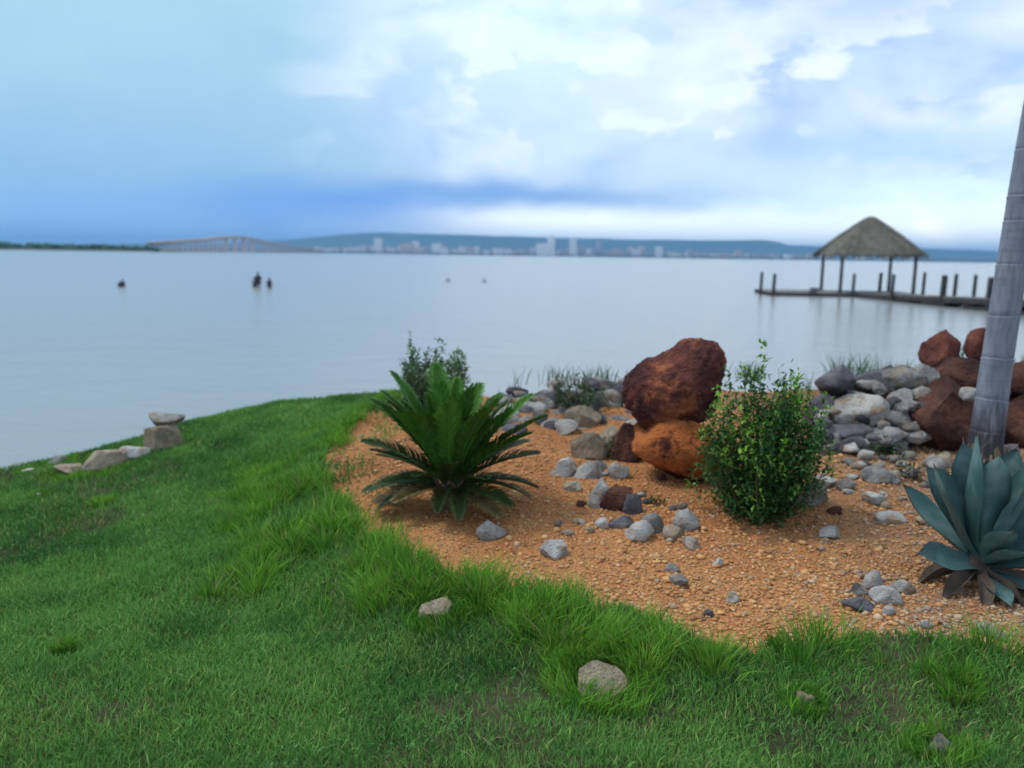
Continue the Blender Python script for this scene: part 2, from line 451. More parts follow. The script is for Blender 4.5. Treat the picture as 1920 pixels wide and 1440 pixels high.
def mat_trunk():
    m, t, p, co, out = new_mat('palm_bark')
    sep = t.node('ShaderNodeSeparateXYZ'); t.l.new(co, sep.inputs[0]); z = sep.outputs[2]
    n = t.noise(t.mapping(co, (9, 9, 2.2)), 2.2, 7, 0.65)
    c = t.ramp(n, [(0.3, (0.12, 0.145, 0.195)), (0.5, (0.19, 0.22, 0.275)), (0.7, (0.25, 0.28, 0.33))])
    # smooth upper trunk is a shade bluer, the foot is stained brown by soil and rain
    foot = t.smooth(t.m('ADD', z, t.m('MULTIPLY', n, 0.35)), 0.78, 0.42)
    c = t.mix(t.m('MULTIPLY', foot, 0.93), c, (0.034, 0.028, 0.034, 1))
    blot = t.noise(t.mapping(co, (5, 5, 1.6), (3, 1, 7)), 1.6, 6, 0.6, 0.6)
    c = t.mix(t.m('MULTIPLY', t.smooth(blot, 0.56, 0.66), 0.45), c, (0.33, 0.35, 0.36, 1))
    c = t.mix(t.m('MULTIPLY', t.smooth(t.noise(t.mapping(co, (14, 14, 0.9)), 1.3, 5, 0.6), 0.56, 0.7), 0.3), c, (0.08, 0.09, 0.11, 1))
    ring = t.noise(t.mapping(co, (1.6, 1.6, 24)), 1.0, 5, 0.6, 0.4)
    c = t.mix(t.m('MULTIPLY', t.smooth(ring, 0.55, 0.68), 0.25), c, (0.08, 0.08, 0.09, 1))
    t.put(p.inputs['Base Color'], c); p.inputs['Roughness'].default_value = 0.8; p.inputs['Specular IOR Level'].default_value = 0.3
    bump(t, p, t.m('ADD', ring, n), 0.35, 0.01)


mat_trunk()


def mat_agave():
    m, t, p, co, out = new_mat('agave')
    n = t.noise(t.mapping(co, (2, 2, 6)), 2.0, 5, 0.6)
    c = t.ramp(n, [(0.3, (0.032, 0.080, 0.080)), (0.52, (0.062, 0.135, 0.132)), (0.72, (0.15, 0.235, 0.22))])
    t.put(p.inputs['Base Color'], c); p.inputs['Roughness'].default_value = 0.5; p.inputs['Specular IOR Level'].default_value = 0.35
    bump(t, p, t.noise(t.mapping(co, (60, 8, 8)), 1, 3), 0.15, 0.004)


mat_agave()

# ------------------------------------------------------------------ terrain
CTRL = [(0, 1440, 1.12), (480, 1440, 1.14), (960, 1440, 1.16), (1440, 1440, 1.18), (1920, 1440, 1.20),
        (0, 1200, 1.05), (400, 1150, 1.10), (0, 1000, 1.0), (250, 980, 1.06), (500, 1000, 1.20), (100, 905, 0.98), (0, 885, 0.95),
        (150, 862, 1.02), (340, 803, 1.15), (490, 766, 1.30), (620, 748, 1.42), (740, 738, 1.50),
        (640, 880, 1.35), (840, 960, 1.31), (700, 1040, 1.25), (900, 1110, 1.22), (1000, 1030, 1.26), (1000, 900, 1.36), (950, 760, 1.52), (1100, 900, 1.37),
        (1290, 905, 1.37), (1450, 980, 1.33), (1300, 1120, 1.24), (1600, 1100, 1.26), (1830, 1100, 1.27), (1600, 870, 1.41), (1850, 870, 1.43),
        (1180, 780, 1.46), (1500, 780, 1.48), (1700, 790, 1.5), (1920, 790, 1.52), (1100, 1290, 1.17), (1500, 1300, 1.2)]
CP = np.array([at_z(*c) for c in CTRL])


def tps_fit(P, z):
    n = len(P); D = np.linalg.norm(P[:, None] - P[None], axis=2)
    K = np.where(D > 0, D ** 2 * np.log(D + 1e-9), 0) + np.eye(n) * 0.08
    A = np.zeros((n + 3, n + 3)); A[:n, :n] = K; A[:n, n] = 1; A[:n, n + 1:] = P; A[n:, :n] = A[:n, n:].T
    return np.linalg.solve(A, np.concatenate([z, [0, 0, 0]]))


TW = tps_fit(CP[:, :2], CP[:, 2])


def tps(x, y):
    r = TW[-3] + TW[-2] * x + TW[-1] * y
    for (cx, cy_), w in zip(CP[:, :2], TW[:len(CP)]):
        d2 = (x - cx) ** 2 + (y - cy_) ** 2 + 1e-12
        r = r + w * 0.5 * d2 * np.log(d2)
    return r


_cr = [at_z(*c)[:2] for c in [(0, 885, 0.95), (150, 862, 1.02), (340, 803, 1.15), (490, 766, 1.30), (620, 748, 1.42), (740, 738, 1.50), (950, 752, 1.52)]]
CREST = [(-300, -60), (-60, -14), (-20, 1.0), (-9, 4.8)] + [tuple(c) for c in _cr] + [(1.1, 7.7), (2.6, 7.8), (4.9, 7.9), (8, 8.2), (14, 11), (30, 22), (50, 34), (300, 90)]
CX = np.array([c[0] for c in CREST]); CY = np.array([c[1] for c in CREST])
assert (np.diff(CX) > 0).all(), CX


FRONT = None


def ground_z(x, y, detail=True):
    x = np.asarray(x, float); y = np.asarray(y, float)
    yc = np.interp(x, CX, CY)
    over = np.maximum(0, y - yc)
    xe = np.clip(x, -4.4, 5.2); ye = np.clip(np.minimum(y, yc), 2.2, 8.0)
    z = np.clip(tps(xe, ye), 0.8, 1.75)
    if detail:
        z = z + 0.035 * fbm2(x * 1.7, y * 1.7, 3, 3) + 0.018 * fbm2(x * 7, y * 7, 9, 2)
    if FRONT is not None:            # low turf step where the lawn meets the gravel
        df = dist_front(x, y); b = in_bed(x, y)
        z = z + np.where(b, 0.055 * np.exp(-(df / 0.10) ** 2), 0.055 * np.exp(-(df / 0.2) ** 2) - 0.045 * np.exp(-((df - 0.5) / 0.22) ** 2)) * np.clip((9 - y) / 2, 0, 1)
    ov = np.maximum(0, over - 0.15)
    z = z - 0.75 * ov - 0.06 * np.minimum(over, 0.15)
    return np.maximum(z, -0.62)


def gz(x, y):
    return float(ground_z(np.array([x]), np.array([y]))[0])


def hit(px, py):
    """where the line of sight through a point of the photograph meets the ground"""
    v = ray(px, py)
    tt = np.arange(1.5, 14, 0.01); P = CAM + tt[:, None] * v
    below = P[:, 2] < ground_z(P[:, 0], P[:, 1])
    k = int(np.argmax(below)) if below.any() else len(tt) - 1
    return P[k]


BEDPX = [(742, 752), (690, 785), (640, 825), (598, 880), (592, 930), (640, 990), (665, 1035), (760, 1078), (870, 1118), (960, 1140), (1060, 1158), (1180, 1165), (1290, 1222), (1400, 1246),
         (1500, 1240), (1620, 1222), (1720, 1218), (1810, 1232), (1935, 1262)]
BED = [tuple(hit(*p)[:2]) for p in BEDPX]
BFRONT = np.array(BED)
BED = BED + [(4.0, 3.0), (9, 3.4), (20, 5), (20, 13), (4.9, 9.2), (1.5, 9.0), (-0.2, 8.6), (-0.9, 8.2)]
BEDP = np.array(BED)


def in_bed(x, y):
    x = np.asarray(x, float); y = np.asarray(y, float)
    ins = np.zeros(x.shape, bool); n = len(BEDP)
    for i in range(n):
        x1, y1 = BEDP[i]; x2, y2 = BEDP[(i + 1) % n]
        c = ((y1 > y) != (y2 > y)) & (x < (x2 - x1) * (y - y1) / (y2 - y1 + 1e-12) + x1)
        ins ^= c
    return ins


def dist_front(x, y):
    """distance to the edge between the lawn and the gravel"""
    best = np.full(np.shape(x), 1e9)
    pts = np.vstack([BFRONT, [(4.0, 3.0), (9, 3.4)]])
    for (x1, y1), (x2, y2) in zip(pts[:-1], pts[1:]):
        dx, dy = x2 - x1, y2 - y1
        t = np.clip(((x - x1) * dx + (y - y1) * dy) / (dx * dx + dy * dy), 0, 1)
        best = np.minimum(best, (x - x1 - t * dx) ** 2 + (y - y1 - t * dy) ** 2)
    return np.sqrt(best)


FRONT = BFRONT


def build_ground():
    def axis(lo, a, b, hi, step):
        dense = np.arange(a, b + 1e-6, step)
        left = a - np.cumsum(step * 1.35 ** np.arange(1, 40)); left = left[left > lo][::-1]
        right = b + np.cumsum(step * 1.35 ** np.arange(1, 40)); right = right[right < hi]
        return np.concatenate([[lo], left, dense, right, [hi]])
    xs = axis(-300, -6.5, 7.5, 300, 0.05); ys = axis(-150, 0.6, 9.6, 400, 0.05)
    X, Y = np.meshgrid(xs, ys); Z = ground_z(X, Y)
    nx, ny = len(xs), len(ys)
    V = np.stack([X, Y, Z], -1).reshape(-1, 3)
    I = np.arange((nx) * (ny)).reshape(ny, nx)
    Q = np.stack([I[:-1, :-1], I[:-1, 1:], I[1:, 1:], I[1:, :-1]], -1).reshape(-1, 4)
    C = V[Q].mean(1)
    wx = C[:, 0] + 0.12 * fbm2(C[:, 0] * 4, C[:, 1] * 4, 21, 3); wy = C[:, 1] + 0.12 * fbm2(C[:, 0] * 4, C[:, 1] * 4, 31, 3)
    b = in_bed(wx, wy)

    def sub(mask, name, mat):
        q = Q[mask]; u, inv = np.unique(q, return_inverse=True)
        return link(name, mesh_np(name, V[u], quads=inv.reshape(-1, 4), smooth=True), MATS[mat])
    g = sub(~b, 'ground', 'soil'); tag(g, 'sloping lawn soil running down to the lake', 'ground', kind='structure')
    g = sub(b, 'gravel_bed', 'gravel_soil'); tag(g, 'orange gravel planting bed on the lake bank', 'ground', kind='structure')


build_ground()


def build_water():
    L = 26000
    me = mesh_np('water', [(-L, -30, 0), (L, -30, 0), (L, 20000, 0), (-L, 20000, 0)], quads=[(0, 1, 2, 3)])
    # the sheet starts under the bank: it is cut along the shore by the ground that rises through it
    tag(link('water', me, MATS['water']), 'calm pale blue lake with small ripples', 'water', kind='structure')


build_water()

# ------------------------------------------------------------------ far shore, hills, causeway, bridge, city
def far_line(px, d, dy=0.0):
    """point at water level, d metres out, under column px"""
    return np.array([(px - 960) / F * d, d, 0.0])


def build_hills():
    D = 9500.0
    prof = [(-900, 6), (100, 8), (420, 14), (560, 24), (640, 34), (700, 38), (800, 37), (1000, 34), (1200, 32), (1330, 33), (1428, 34.5), (1448, 31), (1466, 25.5), (1520, 25), (1600, 24), (1800, 22), (1845, 21), (1870, 18), (2100, 17), (2600, 20), (3300, 14)]
    pxs = np.linspace(-900, 3300, 420); h = np.interp(pxs, [p[0] for p in prof], [p[1] for p in prof]) / F * D
    h = h + 5 * fbm2(pxs / 40, pxs * 0, 5, 4)
    rows = [(-2600, 0.0), (-1800, 0.05), (-1200, 0.16), (-700, 0.36), (-350, 0.62), (-120, 0.88), (0, 1.0), (500, 1.0), (1500, 0.97), (2500, 0.9)]
    V = []
    for k, (dd, f) in enumerate(rows):
        y = D + dd
        x = (pxs - 960) / F * (D + dd * 0.6)
        rough = 14 * fbm2(pxs / 25, np.full_like(pxs, k * 1.7), 11, 3) * (1 if 0 < k < 6 else 0.25)
        V.append(np.stack([x, y + rough * 12, np.where(f > 0, h * f + rough, -2)], -1))
    V = np.array(V); ny, nx = V.shape[:2]; I = np.arange(nx * ny).reshape(ny, nx)
    Q = np.stack([I[:-1, :-1], I[:-1, 1:], I[1:, 1:], I[1:, :-1]], -1).reshape(-1, 4)
    tag(link('hills', mesh_np('hills', V.reshape(-1, 3), quads=Q, smooth=True), MATS['forest']), 'long flat-topped blue range of hills beyond the far city', 'hills', kind='structure')
    # low far shore in front of the hills
    pxs = np.linspace(-1200, 3600, 300); V = []
    for dd, hh in ((4000, -1), (4050, 2.0), (4500, 7), (5600, 12), (7400, 16)):
        V.append(np.stack([(pxs - 960) / F * dd, np.full_like(pxs, dd) + 60 * fbm2(pxs / 60, pxs * 0 + dd, 8, 3), np.full_like(pxs, hh) + (3 * fbm2(pxs / 20, pxs * 0 + dd, 4, 3) if hh > 0 else 0)], -1))
    V = np.array(V); ny, nx = V.shape[:2]; I = np.arange(nx * ny).reshape(ny, nx)
    Q = np.stack([I[:-1, :-1], I[:-1, 1:], I[1:, 1:], I[1:, :-1]], -1).reshape(-1, 4)
    tag(link('far_shore', mesh_np('far_shore', V.reshape(-1, 3), quads=Q, smooth=True), MATS['shoreland']), 'low far shore of the lake below the hills', 'shore', kind='structure')


build_hills()

ICO = {}


def ico(sub):
    if sub not in ICO:
        bm = bmesh.new(); bmesh.ops.create_icosphere(bm, subdivisions=sub, radius=1)
        v = np.array([w.co[:] for w in bm.verts]); f = np.array([[w.index for w in q.verts] for q in bm.faces]); bm.free()
        ICO[sub] = (v / np.linalg.norm(v, axis=1)[:, None], f)
    return ICO[sub]


def clumps(name, centers, radii, squash, colors, sub=2, jit=0.3, seed=0):
    """many small lumpy crowns in one mesh"""
    r_ = np.random.default_rng(seed); v, f = ico(sub); n = len(centers)
    V = v[None] * (1 + jit * r_.uniform(-1, 1, (n, len(v), 1))) * np.asarray(radii)[:, None, None]
    V[:, :, 2] *= squash; V = V + np.asarray(centers)[:, None]
    T = (f[None] + (np.arange(n) * len(v))[:, None, None]).reshape(-1, 3)
    return mesh_np(name, V.reshape(-1, 3), tris=T, colors=np.repeat(colors, len(v), 0))


def build_far_trees():
    r_ = np.random.default_rng(3)
    # wooded causeway at the left
    n = 900; px = r_.uniform(-500, 300, n); d = r_.uniform(1150, 1240, n)
    top = np.interp(px, [-500, 0, 120, 230, 290, 300], [15, 15, 12.5, 12, 11, 6])
    c = np.stack([(px - 960) / F * d, d, top * r_.uniform(0.1, 0.62, n)], -1)
    col = np.array([0.03, 0.12, 0.045]) * r_.uniform(0.6, 1.4, (n, 1)) * np.array([1, 1, 1])
    tag(link('causeway_trees', clumps('causeway_trees', c, r_.uniform(2.2, 4.5, n), 0.8, col, 1, 0.35, 1), MATS['leaf']), 'dark green band of trees along the causeway left of the bridge', 'trees', kind='stuff')
    mb = MB()
    a, b = far_line(-600, 1180), far_line(296, 1180)
    mb.add([(a[0], 1130, -1), (b[0] + 18, 1130, -1), (b[0] + 6, 1150, 2.2), (a[0], 1150, 2.2), (a[0], 1250, 2.2), (b[0] + 6, 1250, 2.2), (b[0] + 18, 1275, -1), (a[0], 1275, -1)], [(0, 1, 2, 3), (3, 2, 5, 4), (4, 5, 6, 7), (1, 6, 5, 2)])
    tag(mb.build('causeway', MATS['shoreland']), 'low earth causeway leading to the bridge', 'causeway', kind='structure')
    n = 2600; px = r_.uniform(350, 2300, n); d = r_.uniform(4060, 4330, n)
    c = np.stack([(px - 960) / F * d, d, r_.uniform(1.5, 7, n)], -1)
    col = np.array([0.03, 0.055, 0.03]) * r_.uniform(0.6, 1.3, (n, 1))
    tag(link('shore_trees', clumps('shore_trees', c, r_.uniform(5, 9.5, n), 0.6, col, 1, 0.35, 2), MATS['leaf']), 'dark line of trees along the far shore below the city', 'trees', kind='stuff')


build_far_trees()


def build_bridge():
    root = empty('bridge', (-523, 1200, 0)); tag(root, 'long concrete road bridge humped over its main span, crossing the lake', 'bridge')
    A = np.array([-523.0, 1195.0]); B = np.array([-612.0, 2650.0]); Lg = np.linalg.norm(B - A); dirv = (B - A) / Lg; nrm = np.array([-dirv[1], dirv[0]])

    def zdeck(s):
        y = A[1] + dirv[1] * s
        return np.interp(y, [1195, 1300, 1420, 1520, 1620, 1680, 1760, 1900, 2200, 2650], [13, 17, 21.5, 27, 31, 31.5, 30, 24, 15, 8])

    def P(s, off, z):
        q = A + dirv * s + nrm * off; return (q[0] + 523, q[1] - 1200, z)
    ss = np.linspace(0, Lg, 120); hw = 6.5
    mb = MB(); vs = []; fs = []
    for s in ss:
        z = zdeck(s); vs += [P(s, -hw, z), P(s, hw, z), P(s, hw * 0.55, z - 2.4), P(s, -hw * 0.55, z - 2.4)]
    for i in range(len(ss) - 1):
        for k in range(4):
            fs.append((i * 4 + k, i * 4 + (k + 1) % 4, i * 4 + 4 + (k + 1) % 4, i * 4 + 4 + k))
    mb.add(vs, fs).build('deck', MATS['concrete'], root)
    for sg in (-1, 1):
        mb = MB(); vs = []; fs = []
        for s in ss:
            z = zdeck(s); o = sg * (hw - 0.15); vs += [P(s, o - 0.15, z), P(s, o + 0.15, z), P(s, o + 0.15, z + 1.2), P(s, o - 0.15, z + 1.2)]
        for i in range(len(ss) - 1):
            for k in range(4): fs.append((i * 4 + k, i * 4 + (k + 1) % 4, i * 4 + 4 + (k + 1) % 4, i * 4 + 4 + k))
        mb.add(vs, fs).build('parapet', MATS['concrete'], root)
    s = 12.0; k = 0; main = []
    while s < Lg - 10:
        y = A[1] + s
        z = zdeck(s) - 2.4; big = 1540 < y < 1800
        mb = MB()
        w = 1.5 if not big else 3.6
        for sg in (-1, 1):
            c = P(s, sg * 3.0, (z - 2) / 2); mb.box(c, (w, w, z + 2 - 0.02))
        c = P(s, 0, z - 0.9); mb.box(c, (10, w * 1.1, 1.7))
        c = P(s, 0, 0.6); mb.box(c, (12, w * 2.0, 2.2))
        mb.build('pier', MATS['concrete'], root)
        if big: main.append(s)
        s += 27 if y < 1520 else (66 if big else 42)
        k += 1
    for a_, b_ in zip(main[:-1], main[1:]):          # haunched girders of the main spans
        mb = MB(); vs = []; fs = []; n = 14
        for i in range(n + 1):
            f = i / n; s = a_ + (b_ - a_) * f; zt = zdeck(s) - 2.35; dp = 0.6 + 4.5 * (2 * f - 1) ** 2
            vs += [P(s, -3.2, zt), P(s, 3.2, zt), P(s, 3.2, zt - dp), P(s, -3.2, zt - dp)]
        for i in range(n):
            for k in range(4): fs.append((i * 4 + k, i * 4 + (k + 1) % 4, i * 4 + 4 + (k + 1) % 4, i * 4 + 4 + k))
        fs += [(3, 2, 1, 0), (n * 4, n * 4 + 1, n * 4 + 2, n * 4 + 3)]
        mb.add(vs, fs).build('girder', MATS['concrete'], root)


build_bridge()


def build_city():
    G = 'buildings of the far city'
    def building(px, d, w, h, dp, mat, label, steps=1):
        p = far_line(px, d); o = empty('building', (p[0], p[1], 2), random.uniform(-0.3, 0.3)); tag(o, label, 'building', G)
        mb = MB(); mb.box((0, 0, h / 2), (w, dp, h))
        nf = max(2, int(h / 6))
        for k in range(1, nf): mb.box((0, 0, h * k / nf), (w + 1.2, dp + 1.2, 0.8))      # floor bands
        mb.build('wall', MATS[mat], o)
        MB().box((0, 0, h + 0.6), (w + 1.4, dp + 1.4, 1.2)).build('parapet', MATS[mat], o)
        MB().box((w * 0.1, 0, h + 1.2 + 2), (w * 0.4, dp * 0.5, 4)).build('roof_block', MATS['rooftile'], o)
        if steps == 2: MB().box((w * 0.85, 0, h * 0.3), (w * 0.7, dp * 0.9, h * 0.6)).build('side_wing', MATS[mat], o)
        return o
    k = 4080 / F
    main = [(709, 12, 27, 'whitewall', 'white tower standing alone at the left of the far city'),
            (766, 26, 19, 'pinkwall', 'broad pinkish block left of the centre of the far city'),
            (778, 10, 23, 'whitewall', 'white tower behind the broad pinkish block of the far city'),
            (817, 16, 19, 'whitewall', 'white block just right of the broad pinkish block of the far city'),
            (829, 10, 15, 'pinkwall', 'small pinkish block on the right flank of the white block'),
            (1012, 18, 22, 'whitewall', 'wide white tower left in the brightest pair of the far city'),
            (1029, 11, 35, 'whitewall', 'tall slim white tower right in the brightest pair of the far city'),
            (1069, 11, 33, 'whitewall', 'tall white tower right of the brightest pair of the far city'),
            (1082, 12, 18, 'greywall', 'lower grey block leaning on the right tall white tower'),
            (1116, 9, 28, 'greywall', 'slim grey tower standing alone right of the tall white towers'),
            (1175, 10, 18, 'pinkwall', 'left one of two pinkish blocks right of the slim grey tower'),
            (1195, 13, 20, 'pinkwall', 'right one of two pinkish blocks right of the slim grey tower'),
            (1228, 12, 19, 'whitewall', 'white block right of the two pinkish blocks of the far city'),
            (931, 16, 12, 'whitewall', 'low white block between the pinkish group and the brightest pair'),
            (1286, 11, 14, 'greywall', 'grey block near the right end of the far city'),
            (1375, 12, 15, 'pinkwall', 'lone pinkish block under the step of the hills')]
    for px, w, h, mt, lb in main:
        building(px, 4080 + random.uniform(0, 140), w * k * 1.1, h * k, w * k * 0.8, mt, lb, 2 if w > 14 else 1)
    r_ = random.Random(4)
    for px in [604, 615, 631, 648, 668, 684, 700, 719, 735, 752, 790, 803, 842, 861, 880, 898, 912, 925, 943, 960, 975, 1003, 1050, 1060, 1090, 1105, 1128, 1147, 1165, 1184, 1220, 1240, 1257, 1278, 1296, 1318, 1341, 1362, 1388, 1412, 1445, 1465, 1495, 1530, 1600,  598, 622, 640, 655, 676, 690, 726, 742, 795, 850, 872, 890, 905, 918, 950, 968, 985, 996, 1044, 1098, 1140, 1156, 1212, 1248, 1266, 1306, 1330, 1352, 1400, 1430, 1480, 1510, 1650, 1690]:
        far = px > 1240 or px < 660
        building(px + r_.uniform(-4, 4), 4110 + r_.uniform(0, 240), r_.uniform(8, 18) * k, r_.uniform(7, 15 if not far else 10) * k, r_.uniform(7, 12) * k, r_.choice(['pinkwall', 'greywall', 'whitewall', 'whitewall']),
                 'small low building among the trees of the far city shore')


build_city()

# ------------------------------------------------------------------ rocks
ROCKS = []


def rock_mesh(seed, dims, sub=4, planes=9, rough=0.16, sil=None, cut=0.78, pit=1.0):
    """a boulder: cut by planes into faces, then worn and pitted; sil gives its outline as seen across x and z"""
    r_ = np.random.default_rng(seed); v, f = ico(sub); v = v.copy()
    for k in range(planes):
        n = r_.normal(size=3); n /= np.linalg.norm(n)
        d = r_.uniform(cut - 0.26, cut + 0.12)
        s = v @ n; v = v - np.where(s > d, s - d, 0)[:, None] * n
    if sil is not None:
        sp = np.array(sil); th = np.arctan2(sp[:, 1], sp[:, 0]); rr = np.hypot(sp[:, 0], sp[:, 1]); o = np.argsort(th)
        th, rr = th[o], rr[o]; th = np.concatenate([[th[-1] - 2 * math.pi], th, [th[0] + 2 * math.pi]]); rr = np.concatenate([[rr[-1]], rr, [rr[0]]])
        a = np.arctan2(v[:, 2], v[:, 0]); g = np.interp(a, th, rr)
        w = np.hypot(v[:, 0], v[:, 2]); k = np.clip(w, 0, 1)
        v[:, 0] *= g; v[:, 2] *= g
    nn = vn3(v * 1.7 + seed, seed) * rough + vn3(v * 4.1 + seed, seed + 1) * rough * 0.5 + vn3(v * 10 + seed, seed + 2) * rough * 0.34 * pit
    if sub >= 4: nn = nn + vn3(v * 19 + seed, seed + 5) * rough * 0.2 * pit
    if sub >= 5: nn = nn + vn3(v * 34 + seed, seed + 3) * rough * 0.16 * pit + vn3(v * 60, seed + 4) * rough * 0.09 * pit
    v = v * (1 + nn)[:, None]
    v = v * (np.asarray(dims) / 2)
    return mesh_np('rock', v, tris=f, smooth=True)


def rock(name, px, pyb, w, h, mat, label, group=None, depth=None, dscale=0.85, sub=3, planes=9, rough=0.2, sil=None, sink=0.14, tilt=0.25, seed=None, cat='rock', rise=None, rz=None):
    """px, pyb: where its foot shows; w, h: how large it shows. It is then built there at its real size."""
    seed = seed if seed is not None else len(ROCKS) * 13 + 5
    r_ = random.Random(seed)
    if depth is None:
        p = hit(px, pyb); d = p[1]; zb = None
    else:
        p = at_depth(px, pyb, depth); d = depth
    s = np.linalg.norm(p - CAM) / F
    W, H = w * s, h * s / math.cos(PITCH * 0.8); D = W * dscale
    if depth is None:
        y = p[1] + D * 0.35; x = p[0] + p[0] / p[1] * D * 0.35
        z = min(p[2], gz(x, y)) if gz(x, y) > p[2] - 0.05 else p[2]
        z = z + H / 2 - H * sink
    else:
        y = p[1]; x = p[0]; z = p[2] + H / 2
    me = rock_mesh(seed, (W * 1.08, D, H * (1 + sink)), sub, planes, rough, sil, 0.78 if sil is None else 1.0, 1.0 if sil is None else 1.5)
    o = link(name, me, MATS[mat], None, (x, y, z), (r_.uniform(-tilt, tilt) * 0.5, r_.uniform(-tilt, tilt), r_.uniform(-0.5, 0.5) if rz is None else rz))
    tag(o, label, cat, group); ROCKS.append(o)
    return o


def build_boulders():
    # the big balanced boulder and the rust-coloured one under it
    c = np.array([1264, 722]); w2, h2 = 105.0, 90.0
    outl = [(1300, 631), (1330, 636), (1348, 652), (1366, 692), (1369, 728), (1356, 762), (1316, 786), (1262, 800), (1205, 812), (1178, 792), (1160, 742), (1166, 706), (1190, 683), (1222, 668), (1256, 648)]
    sil = [((x - c[0]) / w2, -(y - c[1]) / h2) for x, y in outl]
    base = hit(1262, 905); d = base[1] + 0.28
    rock('boulder', 1264, 818, 178, 178, 'laterite', 'big dark red-brown boulder balanced on the rust-orange one beside the leafy shrub', depth=d, dscale=0.85, sub=6, planes=10, rough=0.15, sil=sil, sink=0.0, tilt=0.0, seed=41, cat='boulder', rz=0.0)
    rock('boulder', 1270, 908, 196, 124, 'rust', 'low rust-orange boulder carrying the big dark one', dscale=0.75, sub=5, planes=11, rough=0.16, sink=0.05, tilt=0.08, seed=57, cat='boulder', rz=0.1)
    rock('boulder', 1178, 868, 64, 74, 'maroon', 'small dark maroon rock wedged at the left foot of the balanced boulder', dscale=1.1, sub=4, seed=61, cat='boulder')


build_boulders()


def build_wall_rocks():
    D0 = hit(1680, 852)[1]; print('D0', D0)
    def dep(pyb, back=0.0): return D0 + max(0, 852 - pyb) / 100 * 0.40 + back
    # brown boulders round the palm trunk
    L = [(1765, 853, 165, 132, 6.75, 'maroon', 'large dark maroon boulder at the left foot of the palm trunk', 5),
         (1806, 770, 125, 92, 7.1, 'maroon', 'brown boulder lying on the large maroon one, left of the palm trunk', 5),
         (1767, 698, 76, 70, 7.35, 'redrock', 'rounded red rock topping the boulder heap left of the palm trunk', 4),
         (1836, 700, 66, 76, 7.4, 'redrock', 'red rock partly hidden behind the palm trunk', 4),
         (1925, 860, 110, 110, 6.9, 'maroon', 'dark brown boulder right of the palm trunk at the frame edge', 4),
         (1925, 780, 100, 95, 7.2, 'maroon', 'upper brown boulder right of the palm trunk', 4),
         (1815, 757, 44, 27, 6.75, 'palestone', 'small whitish stone lying on the maroon boulders beside the palm trunk', 3)]
    for px, pyb, w, h, d, mt, lb, sb in L:
        rock('boulder' if w > 60 else 'stone', px, pyb, w, h, mt, lb, depth=dep(pyb, 0.25) if w > 60 else D0 + 0.02, dscale=0.9, sub=sb, planes=13, rough=0.16, sink=0.0, tilt=0.15, cat='boulder' if w > 60 else 'stone')
    # stacked grey rubble between shrub and boulders
    G = 'grey rocks stacked between the shrub and the palm'
    W = [(1562, 758, 84, 72, 7.3, 'darkstone', 'dark grey block at the upper left end of the stacked grey rocks'),
         (1622, 740, 66, 32, 7.35, 'limestone', 'flat grey stone in the top row of the stack, right of the dark grey block'), (1648, 762, 62, 42, 7.2, 'maroon', 'brown stone wedged in the top row of the stacked grey rocks'),
         (1690, 742, 70, 52, 7.35, 'limestone', 'grey stone in the top row of the stack, under the wide grass tuft'), (1728, 742, 62, 56, 7.3, 'bluestone', 'grey stone ending the top row of the stack against the red rocks'), (1720, 726, 50, 24, 7.2, 'limestone', 'thin grey slab lying highest at the right end of the stacked grey rocks'),
         (1602, 806, 100, 66, 7.1, 'limestone', 'largest pale grey slab in the middle of the stacked grey rocks'),
         (1655, 804, 90, 42, 7.05, 'limestone', 'flat pale slab right beside the largest slab in the stacked grey rocks'),
         (1688, 792, 56, 62, 7.2, 'bluestone', 'upright grey stone of the stack wedged against the large maroon boulder'), (1640, 830, 110, 34, 7.0, 'bluestone', 'long flat grey stone under the two pale slabs of the stack'), (1582, 836, 92, 48, 6.95, 'darkstone', 'dark stone at the lower left of the stacked grey rocks'),
         (1672, 848, 66, 36, 6.85, 'limestone', 'right one of the three foot stones under the stacked grey rocks'), (1620, 852, 74, 34, 6.8, 'limestone', 'middle one of the three foot stones under the stacked grey rocks'), (1560, 850, 60, 40, 6.8, 'limestone', 'left one of the three foot stones, next to the leafy shrub'), (1540, 800, 60, 60, 7.2, 'darkstone', 'dark stone of the stack half hidden by the right side of the leafy shrub'),
         (1640, 780, 150, 90, 7.6, 'darkstone', None), (1560, 820, 120, 90, 7.5, 'darkstone', None), (1700, 800, 120, 90, 7.6, 'darkstone', None)]
    for px, pyb, w, h, d, mt, lb in W:
        rock('rubble_stone', px, pyb, w, h, mt, lb or 'grey stone in the heap of stacked grey rocks left of the palm', G, depth=dep(pyb, 0.45 if d > 7.45 else 0.12), dscale=1.0, sub=4, planes=15, rough=0.14, sink=0.02, tilt=0.2, cat='stone')


build_wall_rocks()

